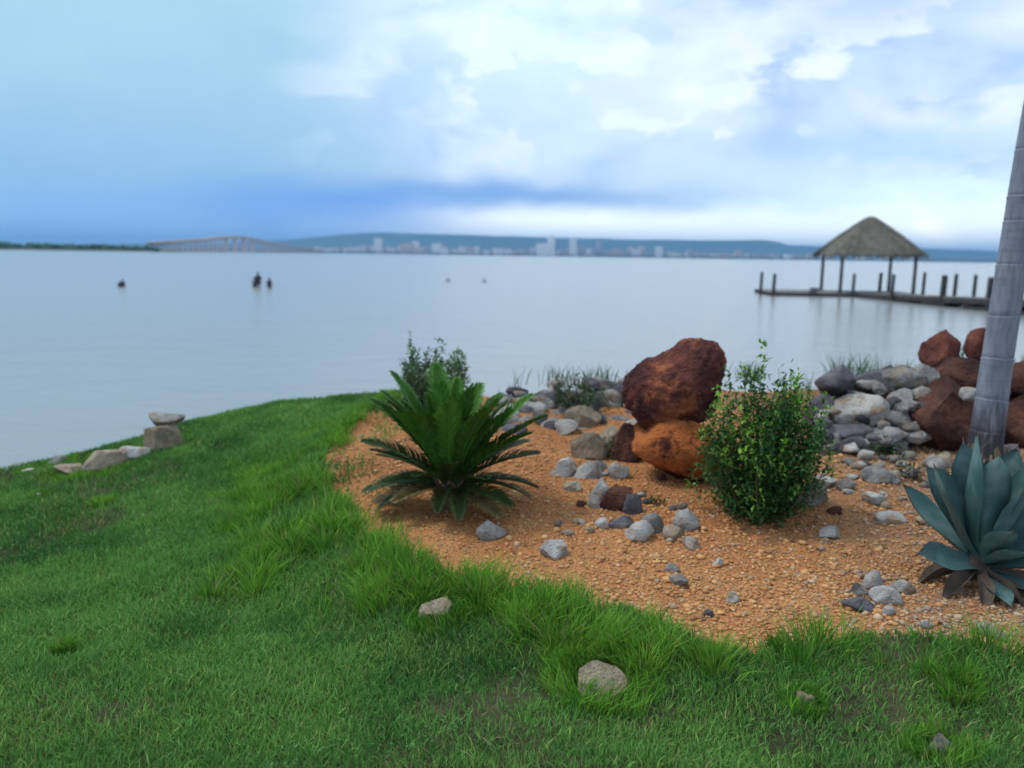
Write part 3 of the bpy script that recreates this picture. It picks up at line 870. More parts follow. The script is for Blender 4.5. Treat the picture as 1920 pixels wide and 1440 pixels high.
STONES = [  # px, py of the foot, width, height, material, label
    (921, 1014, 52, 44, 'limestone', 'grey stone lying in front of the cycad'),
    (1041, 1050, 58, 40, 'bluestone', 'smooth pale grey stone alone on the gravel right of the cycad stone'),
    (1128, 992, 30, 26, 'palestone', 'small white stone at the left end of the middle stone row'),
    (1165, 993, 50, 24, 'darkstone', 'dark flat stone right beside the small white one'),
    (1196, 1018, 66, 46, 'palestone', 'pale tilted slab in the middle stone row'),
    (1225, 1004, 48, 50, 'limestone', 'grey upright stone leaning on the pale tilted slab'),
    (1282, 998, 52, 44, 'bluestone', 'blue-grey stone at the upper right of the middle stone row'),
    (1262, 1012, 60, 34, 'beigestone', 'long beige stone in the middle stone row'),
    (1297, 1034, 40, 40, 'limestone', 'grey stone at the lower right end of the middle stone row'),
    (1122, 952, 48, 60, 'limestone', 'lilac-grey stone left of the brown rock group'),
    (1155, 960, 62, 62, 'maroon', 'brown rock with a flat top below the rust boulder'),
    (1184, 968, 40, 44, 'darkstone', 'dark round stone at the right of the brown flat rock'),
    (1058, 896, 56, 42, 'palestone', 'pale white-grey stone right of the cycad fronds'),
    (1098, 898, 60, 34, 'limestone', 'grey stone next to the pale one right of the cycad'),
    (1160, 898, 46, 34, 'bluestone', 'blue-grey stone at the left foot of the rust boulder'),
    (1070, 922, 44, 20, 'beigestone', 'flat beige stone half buried right of the cycad'),
    (1086, 802, 84, 50, 'beigestone', 'large rounded beige stone left of the balanced boulder'),
    (1062, 816, 66, 34, 'limestone', 'grey stone below the large rounded beige stone'),
    (1098, 862, 74, 62, 'beigestone', 'square beige slab propped left of the balanced boulder'),
    (1140, 842, 56, 50, 'beigestone', 'tan stone between the beige slab and the balanced boulder'),
    (1012, 796, 40, 36, 'limestone', 'grey stone on the crest right of the cycad'),
    (1118, 882, 40, 26, 'bluestone', 'small blue-grey stone under the square beige slab'),
    (1272, 1102, 46, 24, 'bluestone', 'flat blue-grey stone alone in the middle of the gravel'),
    (1262, 1076, 34, 20, 'limestone', 'small grey stone just behind the flat blue-grey one'),
    (1345, 1064, 24, 18, 'palestone', 'small white pebble-like stone below the leafy shrub'),
    (1329, 1158, 22, 18, 'darkstone', 'small black stone on the front gravel'),
    (1372, 1130, 30, 22, 'limestone', 'small grey stone on the front gravel'),
    (1541, 918, 48, 32, 'palestone', 'pale stone just right of the leafy shrub'),
    (1516, 952, 74, 50, 'limestone', 'grey stone at the right foot of the leafy shrub'),
    (1553, 1010, 48, 26, 'bluestone', 'blue-grey flat stone below right of the leafy shrub'),
    (1563, 965, 34, 18, 'maroon', 'small brown stone right of the leafy shrub'),
    (1648, 908, 60, 30, 'limestone', 'flat grey stone behind the left leaves of the agave'),
    (1640, 950, 50, 24, 'palestone', 'flat pale stone left of the agave'),
    (1668, 986, 62, 26, 'palestone', 'long whitish stone close to the left agave leaf'),
    (1636, 1106, 38, 36, 'palestone', 'whitish stone topping the small group left of the agave'),
    (1606, 1118, 34, 26, 'limestone', 'grey stone at the left of the small group by the agave'),
    (1660, 1136, 60, 32, 'bluestone', 'blue-grey stone in the small group by the agave'),
    (1605, 1150, 54, 26, 'darkstone', 'dark flat stone at the front of the small group by the agave'),
    (1664, 1156, 24, 22, 'palestone', 'small pale stone at the front of the small group by the agave'),
    (1690, 1116, 44, 28, 'limestone', 'grey stone half under the lowest left agave leaf'),
    (1846, 1192, 36, 28, 'bluestone', 'blue-grey stone in front of the agave'),
    (1868, 1206, 38, 22, 'bluestone', 'flat blue-grey stone right in front of the agave'),
    (1732, 1180, 26, 16, 'palestone', 'small pale stone below the agave'),
    (824, 1165, 76, 52, 'beigestone', 'rounded beige rock in the long grass edge'),
    (701, 1148, 34, 28, 'palestone', 'small white stone in the grass left of the beige rock'),
    (1128, 1312, 132, 78, 'beigestone', 'large beige and grey rock sunk in the long grass in front'),
    (1106, 1250, 56, 34, 'limestone', 'grey stone behind the large rock in the front grass'),
    (1502, 1338, 50, 62, 'beigestone', 'beige stone showing through the front grass'),
    (1764, 1428, 70, 46, 'limestone', 'grey stone in the bottom right grass'),
    (1796, 1316, 34, 22, 'palestone', 'small pale stone in the grass below the agave'),
    (970, 1150, 16, 14, 'palestone', 'tiny white stone on the grass edge'),
    (308, 850, 72, 70, 'beigestone', 'upright tan rock on the lawn edge under a flat cap stone'),
    (250, 866, 60, 34, 'palestone', 'whitish stone left of the upright tan rock on the lawn edge'),
    (198, 884, 84, 40, 'beigestone', 'long beige stone lying on the lawn edge'),
    (136, 894, 56, 26, 'beigestone', 'flat beige stone at the left end of the lawn edge row'),
    (112, 876, 44, 18, 'limestone', 'low grey stone behind the flat beige one on the lawn edge'),
    (70, 938, 26, 16, 'palestone', 'small white stone on the lawn at the left'),
    (192, 950, 26, 12, 'limestone', 'small grey stone on the left lawn below the edge row'),
    (52, 890, 22, 14, 'palestone', 'small white stone at the far left lawn edge'),
    (118, 1230, 16, 12, 'palestone', 'tiny pale stone alone in the left lawn'),
]


def build_stones():
    for px, pyb, w, h, mt, lb in STONES:
        small = w < 40
        rock('stone', px, pyb, w, h, mt, lb, sub=3 if small else 4, planes=16, rough=0.17, sink=0.28 if lb.find('grass') < 0 else 0.55, tilt=0.4, cat='stone', dscale=0.8)
    # flat cap stone on the upright rock at the lawn edge
    p = hit(308, 848)
    rock('stone', 314, 800, 66, 28, 'limestone', 'flat grey cap stone lying on the upright tan rock at the lawn edge', depth=p[1] + 0.14, dscale=0.9, sub=4, planes=22, sink=0, tilt=0.2, rough=0.14, cat='stone', seed=523)
    r_ = random.Random(12)
    # rubble bank behind the crest
    for k in range(84):
        px = r_.uniform(935, 1215); t_ = (px - 935) / 280
        py = r_.uniform(738 - 26 * min(1, t_ * 2.2), 812 - 6 * t_); w = r_.uniform(26, 66) * (0.85 if py < 745 else 1)
        d = 7.9 - (py - 715) / 100 * 1.5
        rock('rubble_stone', px, py + w * 0.3, w, w * r_.uniform(0.5, 0.75), r_.choice(['limestone', 'limestone', 'bluestone', 'darkstone']), 'grey stone of the weedy rubble bank left behind the balanced boulder', 'rubble stones behind the balanced boulder', depth=hit(px, max(py, 765))[1] + max(0, 765 - py) * 0.004 + 0.05, sub=3, planes=14, sink=0.1, cat='stone', seed=900 + k)
    # loose small stones between shrub and agave
    n = 0
    while n < 62:
        px = r_.uniform(1570, 1900); py = r_.uniform(852, 1000)
        if px < 1640 and py > 930: continue
        if py > 930 and r_.random() < 0.7: continue
        w = r_.uniform(14, 36)
        rock('stone', px, py, w, w * r_.uniform(0.5, 0.75), r_.choice(['limestone', 'limestone', 'bluestone', 'beigestone', 'darkstone', 'palestone']), 'small grey stone in the loose scatter between the stacked rocks and the agave', 'loose stones behind the agave', sub=2, cat='stone', seed=1200 + n); n += 1
    for k in range(26):
        px = r_.uniform(1040, 1330); py = r_.uniform(870, 1010); w = r_.uniform(12, 24)
        rock('stone', px, py, w, w * r_.uniform(0.5, 0.8), r_.choice(['limestone', 'darkstone', 'beigestone', 'maroon']), 'little stone among the stones round the rust-orange boulder', 'little stones round the boulders', sub=2, cat='stone', seed=1500 + k)


build_stones()


def build_stack_rubble():
    r_ = random.Random(77); D0 = hit(1680, 852)[1]
    for k in range(40):
        px = r_.uniform(1530, 1735); py = r_.uniform(735, 858); w = r_.uniform(20, 44)
        rock('rubble_stone', px, py, w, w * r_.uniform(0.45, 0.8), r_.choice(['limestone', 'limestone', 'bluestone', 'darkstone', 'palestone']), 'small broken stone in the gaps of the stacked grey rocks', 'small stones in the grey stack', depth=D0 + max(0, 852 - py) / 100 * 0.40 - 0.03, sub=3, planes=18, sink=0.05, tilt=0.5, cat='stone', seed=2000 + k)


build_stack_rubble()


# ------------------------------------------------------------------ gravel
def build_gravel():
    r_ = np.random.default_rng(5); n0 = 180000
    px = r_.uniform(-1.9, 6.0, n0); py = r_.uniform(2.6, 8.0, n0)
    keep = in_bed(px, py)
    X, Y, zz = project(np.stack([px, py, np.full_like(px, 1.3)], -1))
    keep &= (X > 480) & (X < 2250) & (py < np.interp(px, CX, CY) + 0.1)
    dens = 0.36 + 0.5 * np.clip((X - 900) / 500, 0, 1) * np.clip((Y - 950) / 150, 0, 1) + 0.45 * fbm2(px * 1.3, py * 1.3, 77, 3)
    dens = np.where(Y > 1060, dens + 0.2, dens)
    keep &= r_.random(n0) < dens
    x, y = px[keep], py[keep]; X, Y = X[keep], Y[keep]; n = len(x)
    z = ground_z(x, y)
    sz = r_.lognormal(math.log(0.0062), 0.45, n); sz = np.clip(sz, 0.0035, 0.022)
    v, f = ico(1)
    sc = sz[:, None] * r_.uniform(0.65, 1.35, (n, 3)); sc[:, 2] *= 0.62
    V = v[None] * (1 + 0.34 * r_.uniform(-1, 1, (n, len(v), 1))) * sc[:, None, :]
    a = r_.uniform(0, 6.28, n); ca, sa = np.cos(a)[:, None], np.sin(a)[:, None]
    V = np.stack([V[:, :, 0] * ca - V[:, :, 1] * sa, V[:, :, 0] * sa + V[:, :, 1] * ca, V[:, :, 2]], -1)
    V += np.stack([x, y, z + sz * 0.25], -1)[:, None]
    pal = np.array([[0.52, 0.27, 0.11], [0.58, 0.33, 0.14], [0.45, 0.21, 0.08], [0.60, 0.38, 0.19], [0.33, 0.17, 0.085], [0.40, 0.32, 0.23], [0.24, 0.22, 0.20], [0.50, 0.40, 0.28]])
    wgt = np.array([0.29, 0.22, 0.22, 0.08, 0.11, 0.04, 0.02, 0.02])
    ci = r_.choice(len(pal), n, p=wgt)
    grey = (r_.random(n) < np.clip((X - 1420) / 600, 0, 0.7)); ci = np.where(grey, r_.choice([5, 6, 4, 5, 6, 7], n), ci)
    col = (pal[ci] * 0.75 + np.array([0.52, 0.28, 0.125]) * 0.25) * r_.uniform(0.8, 1.1, (n, 1))
    T = (f[None] + (np.arange(n) * len(v))[:, None, None]).reshape(-1, 3)
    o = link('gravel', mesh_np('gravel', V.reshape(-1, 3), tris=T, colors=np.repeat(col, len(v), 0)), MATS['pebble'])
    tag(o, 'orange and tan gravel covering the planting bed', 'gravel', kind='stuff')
    print('gravel', n)


build_gravel()


# ------------------------------------------------------------------ grass
def blades(name, P, h, w, lean, col, r_, head=None, curl=0.5):
    n = len(P)
    a = r_.uniform(0, 6.283, n) if head is None else head
    dx, dy = np.cos(a), np.sin(a)
    f = r_.uniform(0, 6.283, n); sx, sy = np.cos(f) * w / 2, np.sin(f) * w / 2
    def pt(t_, off, wd):
        bend = lean * h * (t_ ** 1.8)
        z = h * t_ * np.sqrt(np.maximum(0.05, 1 - (lean * t_ * curl) ** 2))
        return np.stack([P[:, 0] + dx * bend + off * sx * wd, P[:, 1] + dy * bend + off * sy * wd, P[:, 2] + z], -1)
    V = np.stack([pt(0.0, -1, 0.8), pt(0.0, 1, 0.8), pt(0.55, -1, 0.9), pt(0.55, 1, 0.9), pt(1.0, 0, 0)], 1).reshape(-1, 3)
    b = np.arange(n)[:, None] * 5
    T = np.concatenate([b + np.array([0, 1, 3]), b + np.array([0, 3, 2]), b + np.array([2, 3, 4])], 0)
    C = np.repeat(col, 5, 0)
    return mesh_np(name, V, tris=T, colors=C, smooth=False)


def build_grass():
    r_ = np.random.default_rng(9)
    # mown lawn
    n0 = 1800000
    x = r_.uniform(-6.0, 4.2, n0); y = r_.uniform(1.5, 8.3, n0)
    z = ground_z(x, y)
    X, Y, zz = project(np.stack([x, y, z], -1))
    wx = x + 0.10 * fbm2(x * 4, y * 4, 21, 3); wy = y + 0.10 * fbm2(x * 4, y * 4, 31, 3)
    bed = in_bed(wx, wy); df = dist_front(x, y)
    inframe = (X > -140) & (X < 2060) & (Y < 1580) & (zz > 0.5)
    near = np.clip(3.3 / np.maximum(y, 1), 0.28, 1.0) ** 0.8
    patch = fbm2(x * 1.1, y * 1.1, 55, 4)
    p = near * np.where(inframe, 1.0, 0.12) * np.clip(0.85 + 1.3 * patch + 0.8 * fbm2(x * 5, y * 5, 57, 2), 0.12, 1)
    for bx, by, br, bs in [(*hit(1000, 1318)[:2], 0.16, 0.9), (*hit(1650, 1345)[:2], 0.17, 0.92), (*hit(1740, 1405)[:2], 0.13, 0.9), (*hit(1480, 1400)[:2], 0.12, 0.8), (*hit(1180, 1360)[:2], 0.14, 0.75), (*hit(560, 1060)[:2], 0.25, 0.6), (*hit(820, 1330)[:2], 0.10, 0.7), (*hit(300, 1120)[:2], 0.16, 0.5)]:
        q = ((x - bx) / 1.8) ** 2 + (y - by) ** 2
        p = p * (1 - bs * np.exp(-q / (br * br)) * np.clip(0.9 + 1.5 * fbm2(x * 9, y * 9, 61, 2), 0, 1))
    keep = (~bed) & (y < np.interp(x, CX, CY) + 0.25) & (r_.random(n0) < p)
    # sparse runners creeping into the gravel at its left side
    creep = bed & (df < 0.5) & (X < 760) & (r_.random(n0) < 0.22 * np.clip(1 - df / 0.5, 0, 1) * np.clip(0.5 + 2 * fbm2(x * 5, y * 5, 66, 2), 0, 1))
    keep |= creep
    x, y, z, X, Y, df, patch = [q[keep] for q in (x, y, z, X, Y, df, patch)]; n = len(x)
    far = np.clip((y - 2.5) / 5, 0, 1)
    h = r_.uniform(0.018, 0.045, n) * (1 + 0.35 * far); w = r_.choice([0.0022, 0.0030, 0.0040, 0.0056], n) * r_.uniform(0.8, 1.2, n) * (1 + 1.2 * far)
    lean = r_.uniform(0.1, 1.1, n)
    k = fbm2(x * 2.6, y * 2.6, 88, 3)
    ca, cb, cc = np.array([0.066, 0.195, 0.044]), np.array([0.165, 0.375, 0.08]), np.array([0.28, 0.43, 0.11])
    m1 = np.clip(0.5 + 1.3 * k + 0.7 * patch + r_.normal(0, 0.25, n), 0, 1)[:, None]
    col = ca * (1 - m1) + cb * m1
    yel = (r_.random(n) < np.clip(0.10 + 0.35 * fbm2(x * 3.7, y * 3.7, 140, 3), 0.02, 0.4))[:, None]; col = np.where(yel, cc, col)
    dry = (r_.random(n) < np.clip(0.02 + 0.25 * np.clip(-patch - 0.12, 0, 1), 0, 0.25))[:, None]; col = np.where(dry, np.array([0.26, 0.22, 0.10]), col)
    col = col * r_.uniform(0.75, 1.2, (n, 1))
    o = link('lawn_grass', blades('lawn_grass', np.stack([x, y, z], -1), h, w, lean, col, r_), MATS['grass'])
    tag(o, 'short mown green lawn grass sloping to the lake', 'grass', kind='stuff')
    print('lawn', n)

    # long uncut grass along the edge of the bed
    n0 = 420000
    x = r_.uniform(-3.2, 4.4, n0); y = r_.uniform(2.2, 8.2, n0); z = ground_z(x, y)
    X, Y, zz = project(np.stack([x, y, z], -1)); df = dist_front(x, y)
    bed = in_bed(x, y)
    cl = fbm2(x * 3.2, y * 3.2, 101, 3)
    width = 0.36 + 0.6 * fbm2(x * 1.2, y * 1.2, 111, 2)
    width = np.where(X < 620, width + 0.30, width)
    d = np.where(bed, df * 4.5, df)
    p = np.clip(1.25 * (1 - d / np.maximum(width, 0.08)), 0, 1) * np.clip(0.6 + 2.3 * cl, 0.0, 1)
    p = np.where(X > 1250, p * 0.9, p)
    p = np.where((X > -100) & (X < 2050), p, p * 0.2)
    keep = (r_.random(n0) < p * 0.55) & (y < np.interp(x, CX, CY) + 0.15)
    ck = np.where((r_.random(n0) < 0.012) & (r_.random(n0) < p) & (X > -60) & (X < 1990) & (y < np.interp(x, CX, CY)))[0]
    cxs, cys, ccl = x[ck], y[ck], cl[ck]; print('clumps', len(ck))
    x, y, z, X, Y, cl, d, width = [q[keep] for q in (x, y, z, X, Y, cl, d, width)]; n = len(x)
    ex, ey = [], []
    for o_ in ROCKS:
        q = np.array(o_.location); 
        if q[1] < 6.9 and not in_bed(np.array([q[0]]), np.array([q[1]]))[0]:
            rad = max(o_.dimensions[0], 0.05) * 0.62; m = int(1400 * min(1, rad / 0.12)); a_ = r_.uniform(0, 6.283, m); rr = rad * r_.uniform(0.55, 1.5, m)
            ex.append(q[0] + np.cos(a_) * rr); ey.append(q[1] + np.sin(a_) * rr)
    ex = np.concatenate(ex); ey = np.concatenate(ey); ez = ground_z(ex, ey)
    x = np.concatenate([x, ex]); y = np.concatenate([y, ey]); z = np.concatenate([z, ez]); cl = np.concatenate([cl, fbm2(ex * 3.2, ey * 3.2, 101, 3)])
    d = np.concatenate([d, np.full(len(ex), 0.3)]); width = np.concatenate([width, np.full(len(ex), 0.45)]); n = len(x)
    prof = np.clip(1 - d / np.maximum(width, 0.08), 0.1, 1)
    far = np.clip((y - 3) / 4.5, 0, 1)
    h = r_.uniform(0.055, 0.14, n) * (0.5 + 0.75 * prof) * (0.75 + 0.9 * np.clip(cl + 0.25, 0, 0.8))
    h = h * (1 - 0.5 * np.clip((y - 4.6) / 1.6, 0, 1))
    w = r_.uniform(0.003, 0.0058, n) * (1 + 0.9 * far)
    lean = r_.uniform(0.15, 1.0, n)
    head = 6.283 * (fbm2(x * 6, y * 6, 131, 2) * 1.4) + r_.normal(0, 0.7, n)
    m1 = np.clip(0.5 + 0.8 * cl + r_.normal(0, 0.3, n), 0, 1)[:, None]
    col = np.array([0.065, 0.20, 0.025]) * (1 - m1) + np.array([0.19, 0.42, 0.045]) * m1
    dry = (r_.random(n) < 0.045)[:, None]; col = np.where(dry, np.array([0.32, 0.27, 0.13]), col)
    col = col * r_.uniform(0.75, 1.2, (n, 1))
    # separate tufts whose blades spread outwards
    m = 130; nc = len(cxs)
    rr = np.abs(r_.normal(0, 0.045, (nc, m))); aa = r_.uniform(0, 6.283, (nc, m)); size = r_.uniform(0.65, 1.35, (nc, 1))
    tx = (cxs[:, None] + np.cos(aa) * rr * size).ravel(); ty = (cys[:, None] + np.sin(aa) * rr * size).ravel(); tz = ground_z(tx, ty)
    th = (r_.uniform(0.05, 0.125, (nc, m)) * size).ravel() * (1 - 0.5 * np.clip((ty - 4.6) / 1.6, 0, 1)); tw = r_.uniform(0.0028, 0.006, nc * m) * (1 + 0.7 * np.clip((ty - 3) / 4.5, 0, 1))
    tl = np.clip(rr * 9 + r_.normal(0.25, 0.15, (nc, m)), 0.05, 1.1).ravel(); thd = (aa + r_.normal(0, 0.5, (nc, m))).ravel()
    tone = np.clip(r_.normal(0.55, 0.3, (nc, 1)), 0, 1.1); mm = np.clip(tone + r_.normal(0, 0.2, (nc, m)), 0, 1.2).ravel()[:, None]
    tcol = np.array([0.075, 0.22, 0.028]) * (1 - mm) + np.array([0.24, 0.48, 0.055]) * mm
    tcol = np.where((r_.random(nc * m) < 0.05)[:, None], np.array([0.34, 0.29, 0.14]), tcol) * r_.uniform(0.75, 1.2, (nc * m, 1))
    x = np.concatenate([x, tx]); y = np.concatenate([y, ty]); z = np.concatenate([z, tz]); h = np.concatenate([h, th]); w = np.concatenate([w, tw]); lean = np.concatenate([lean, tl]); head = np.concatenate([head, thd]); col = np.concatenate([col, tcol]); n = len(x)
    o = link('edge_grass', blades('edge_grass', np.stack([x, y, z], -1), h, w, lean, col, r_, head), MATS['grass'])
    tag(o, 'long shaggy grass along the edge of the gravel bed', 'grass', kind='stuff')
    print('edge', n)

    # dry litter: straw and clippings lying in the front grass
    n = 420
    x = r_.uniform(-0.6, 2.6, n); y = r_.uniform(2.35, 3.6, n); z = ground_z(x, y) + 0.02
    df = dist_front(x, y); keep = ~in_bed(x, y) & (r_.random(n) < np.clip((x + 0.8) / 2.4, 0.1, 1))
    x, y, z = x[keep], y[keep], z[keep]; n = len(x)
    col = np.array([0.34, 0.31, 0.19]) * r_.uniform(0.35, 1.15, (n, 1))
    o = link('straw_litter', blades('straw_litter', np.stack([x, y, z], -1), r_.uniform(0.012, 0.04, n), r_.uniform(0.003, 0.006, n), r_.uniform(0.8, 2.2, n), col, r_, None, 0.3), MATS['grass'])
    tag(o, 'dry straw and clippings caught in the front grass', 'litter', kind='stuff')


build_grass()


# ------------------------------------------------------------------ plants
def leaf_mesh(name, base, direc, up, length, width, col, fold=0.25, droop=0.15):
    """n small pointed leaves, each folded along its midrib"""
    base = np.asarray(base); d = direc / np.linalg.norm(direc, axis=1)[:, None]
    s = np.cross(d, up); s /= np.maximum(np.linalg.norm(s, axis=1), 1e-6)[:, None]; nrm = np.cross(s, d)
    L = length[:, None]; W = width[:, None] / 2
    p0 = base; pm = base + d * L * 0.5 - nrm * W * 0.0; p1 = base + d * L - nrm * L * droop * -1 * 0 - np.array([0, 0, 1]) * L * droop
    pl = base + d * L * 0.45 + s * W + nrm * W * fold; pr = base + d * L * 0.45 - s * W + nrm * W * fold
    V = np.stack([p0, pl, p1, pr], 1).reshape(-1, 3); b = np.arange(len(base))[:, None] * 4
    T = np.concatenate([b + np.array([0, 2, 1]), b + np.array([0, 3, 2])], 0)
    return mesh_np(name, V, tris=T, colors=np.repeat(col, 4, 0))


def shrub(name, px, pyb, wpx, hpx, label, nst=80, leaves=75, leaflen=0.05, dark=(0.022, 0.062, 0.018), lite=(0.09, 0.20, 0.03), young=0.25, seed=1, depth=None, squat=0.5, lwid=0.4, cat='shrub'):
    r_ = np.random.default_rng(seed)
    p = hit(px, pyb) if depth is None else at_depth(px, pyb, depth)
    s = np.linalg.norm(p - CAM) / F; W, H = wpx * s, hpx * s
    o = empty(name, (p[0], p[1] + 0.08, p[2] - 0.02)); tag(o, label, cat)
    B, D, Lf, Wd, Cc = [], [], [], [], []
    mb = MB()
    for k in range(nst):
        a = r_.uniform(0, 6.283); q = math.sqrt(r_.random())
        rx = math.cos(a) * q; ry = math.sin(a) * q
        hh = H * (1 - squat * q ** 2) * r_.uniform(0.62, 1.02) * (0.92 + 0.5 * float(vn2(rx * 2.3 + seed * 3.1, ry * 2.3 + 1.7, seed)) + 0.1 * q)
        if r_.random() < 0.2: hh *= r_.uniform(0.35, 0.75); q = min(1.12, q * 1.25); rx = math.cos(a) * q; ry = math.sin(a) * q
        if r_.random() < 0.07: hh *= 1.22
        b0 = np.array([rx * W * 0.13, ry * W * 0.13, 0]); b2 = np.array([rx * W * 0.47, ry * W * 0.47, hh]); b1 = np.array([rx * W * 0.42, ry * W * 0.42, hh * 0.42])
        ts = np.linspace(0, 1, 6); C = (1 - ts)[:, None] ** 2 * b0 + 2 * (ts * (1 - ts))[:, None] * b1 + ts[:, None] ** 2 * b2
        if k % 5 == 0: mb.tube([tuple(c) for c in C], [0.007 * (1 - 0.75 * t_) for t_ in ts], 5)
        nl = int(leaves * hh / H)
        t_ = r_.uniform(0.03, 1.0, nl) ** 0.85; t_ = np.clip(np.round(t_ * 15) / 15 + r_.normal(0, 0.014, nl), 0.02, 1.0)
        P = (1 - t_)[:, None] ** 2 * b0 + 2 * (t_ * (1 - t_))[:, None] * b1 + t_[:, None] ** 2 * b2
        P = P + r_.normal(0, 0.012 + 0.02 * (1 - t_)[:, None], (nl, 3))
        T = 2 * (1 - t_)[:, None] * (b1 - b0) + 2 * t_[:, None] * (b2 - b1); T /= np.linalg.norm(T, axis=1)[:, None]
        rd = r_.normal(size=(nl, 3)); dd = T * r_.uniform(0.2, 0.9, (nl, 1)) + rd / np.linalg.norm(rd, axis=1)[:, None] * 0.8
        isy = r_.random() < young
        yf = np.clip((t_ - 0.72) / 0.2, 0, 1) if isy else np.zeros(nl)
        c = np.array(dark) * (1 - yf[:, None]) + np.array(lite) * yf[:, None]
        c = c * r_.uniform(0.65, 1.5, (nl, 1))
        B.append(P); D.append(dd); Lf.append(leaflen * r_.uniform(0.6, 1.2, nl)); Wd.append(leaflen * lwid * r_.uniform(0.8, 1.2, nl)); Cc.append(c)
    B = np.concatenate(B); D = np.concatenate(D)
    me = leaf_mesh('foliage', B, D, np.array([0.1, 0.2, 1.0]), np.concatenate(Lf), np.concatenate(Wd), np.concatenate(Cc))
    link('foliage', me, MATS['leaf'], o)
    mb.build('stem', MATS['bark'], o)
    return o


shrub('leafy_shrub', 1434, 972, 246, 304, 'upright leafy green shrub with yellow-green tips beside the balanced boulder', 190, 120, 0.044, (0.040, 0.115, 0.030), (0.17, 0.35, 0.05), 0.4, 3, squat=0.42, lwid=0.42)
shrub('grey_green_shrub', 812, 790, 138, 136, 'grey-green bush showing above and behind the cycad', 150, 80, 0.05, (0.11, 0.18, 0.10), (0.18, 0.30, 0.12), 0.4, 5, squat=0.16)
shrub('low_weed', 1085, 775, 150, 75, 'low grey-green weeds on the rubble bank left of the balanced boulder', 46, 34, 0.05, (0.07, 0.115, 0.055), (0.14, 0.2, 0.09), 0.3, 8, squat=0.6, depth=hit(1085, 775)[1], cat='weed')
shrub('low_weed', 1138, 862, 56, 44, 'small green weed at the left foot of the boulder pair', 18, 22, 0.04, (0.06, 0.10, 0.04), (0.14, 0.22, 0.08), 0.3, 9, cat='weed')
shrub('low_weed', 1235, 955, 30, 26, 'tiny green weed below the rust-orange boulder', 10, 14, 0.035, (0.05, 0.10, 0.03), (0.12, 0.2, 0.05), 0.3, 10, cat='weed')
shrub('low_weed', 1668, 862, 60, 44, 'green weed at the foot of the stacked grey rocks', 16, 20, 0.04, (0.06, 0.10, 0.04), (0.12, 0.2, 0.07), 0.3, 13, cat='weed')
shrub('low_weed', 1715, 905, 60, 42, 'olive weed among the loose stones behind the agave', 16, 18, 0.04, (0.085, 0.10, 0.04), (0.14, 0.18, 0.07), 0.3, 14, cat='weed')


def tuft(px, pyb, wpx, hpx, label, n, depth=None, seed=0, col=(0.06, 0.14, 0.04)):
    r_ = np.random.default_rng(seed + 200)
    p = hit(px, max(pyb, 765)); p = at_depth(px, pyb, p[1] + 0.3)
    s = np.linalg.norm(p - CAM) / F; W, H = wpx * s, hpx * s
    P = np.stack([r_.normal(0, W * 0.24, n), r_.normal(0, 0.06, n), np.full(n, -0.03)], -1)
    c = np.array(col) * r_.uniform(0.6, 1.5, (n, 1))
    me = blades('grass_tuft', P, H * r_.uniform(0.35, 1.0, n) ** 1.0, r_.uniform(0.005, 0.011, n), r_.uniform(0.05, 0.6, n), c, r_)
    o = link('grass_tuft', me, MATS['grass'], None, (p[0], p[1], p[2])); tag(o, label, 'grass tuft', 'tufts on the rocks')


TUFTS = [(1612, 712, 90, 62, 'green grass tuft on top of the stacked grey rocks, near their left end', 90, 7.35), (1578, 702, 50, 50, 'thin grass tuft on the dark grey block at the left end', 26, 7.35),
         (1690, 706, 100, 40, 'low wide grass tuft on the right part of the stacked grey rocks', 90, 7.4), (1806, 690, 60, 66, 'grass tuft between the red rocks by the palm trunk', 60, 7.45),
         (1905, 690, 40, 40, 'grass tuft right of the palm trunk', 30, 7.4), (955, 748, 40, 76, 'thin dry stalks on the crest right of the cycad', 16, 7.7), (1050, 718, 90, 50, 'wispy grass tuft on the rubble bank', 50, 7.6),
         (1120, 712, 90, 42, 'short grass tuft on the bank close to the balanced boulder', 60, 7.6), (1505, 745, 50, 60, 'thin grass tuft behind the right top of the leafy shrub', 30, 7.5),
         (1410, 706, 50, 40, 'grass showing behind the top of the leafy shrub', 80, 7.5)]
for i, (a, b, c, d, l, n, dp) in enumerate(TUFTS):
    tuft(a, b, c, d, l, n, dp, i, (0.06, 0.13, 0.045) if i not in (5, 6) else (0.12, 0.15, 0.09))


def build_litter():
    r_ = np.random.default_rng(31)
    def leaves(name, n, xr, yr, test, ln, col, zoff, label, up=0.35):
        x = r_.uniform(*xr, n); y = r_.uniform(*yr, n); k = test(x, y); x, y = x[k], y[k]; n = len(x); z = ground_z(x, y) + zoff
        d = np.stack([r_.normal(size=n), r_.normal(size=n), r_.normal(0, up, n)], -1); c = np.array(col) * r_.uniform(0.5, 1.4, (n, 1))
        me = leaf_mesh(name, np.stack([x, y, z], -1), d, np.array([0.05, 0.1, 1.0]), r_.uniform(*ln, n), r_.uniform(*ln, n) * 0.5, c, 0.5, 0.1)
        tag(link(name, me, MATS['leaf']), label, 'litter' if 'litter' in name else 'weeds', kind='stuff')
    leaves('leaf_litter', 900, (-1.4, 4), (3.0, 7.2), lambda x, y: in_bed(x, y) & (fbm2(x * 2, y * 2, 9, 2) > -0.1), (0.018, 0.045), (0.20, 0.12, 0.06), 0.012, 'scattered dry brown leaves on the gravel')
    leaves('lawn_weeds', 26000, (-4.2, 3), (2.3, 6.8), lambda x, y: ~in_bed(x, y) & (fbm2(x * 3, y * 3, 19, 3) > 0.22), (0.010, 0.024), (0.075, 0.20, 0.05), 0.028, 'small broad-leaved weeds growing in the lawn', 0.8)


build_litter()


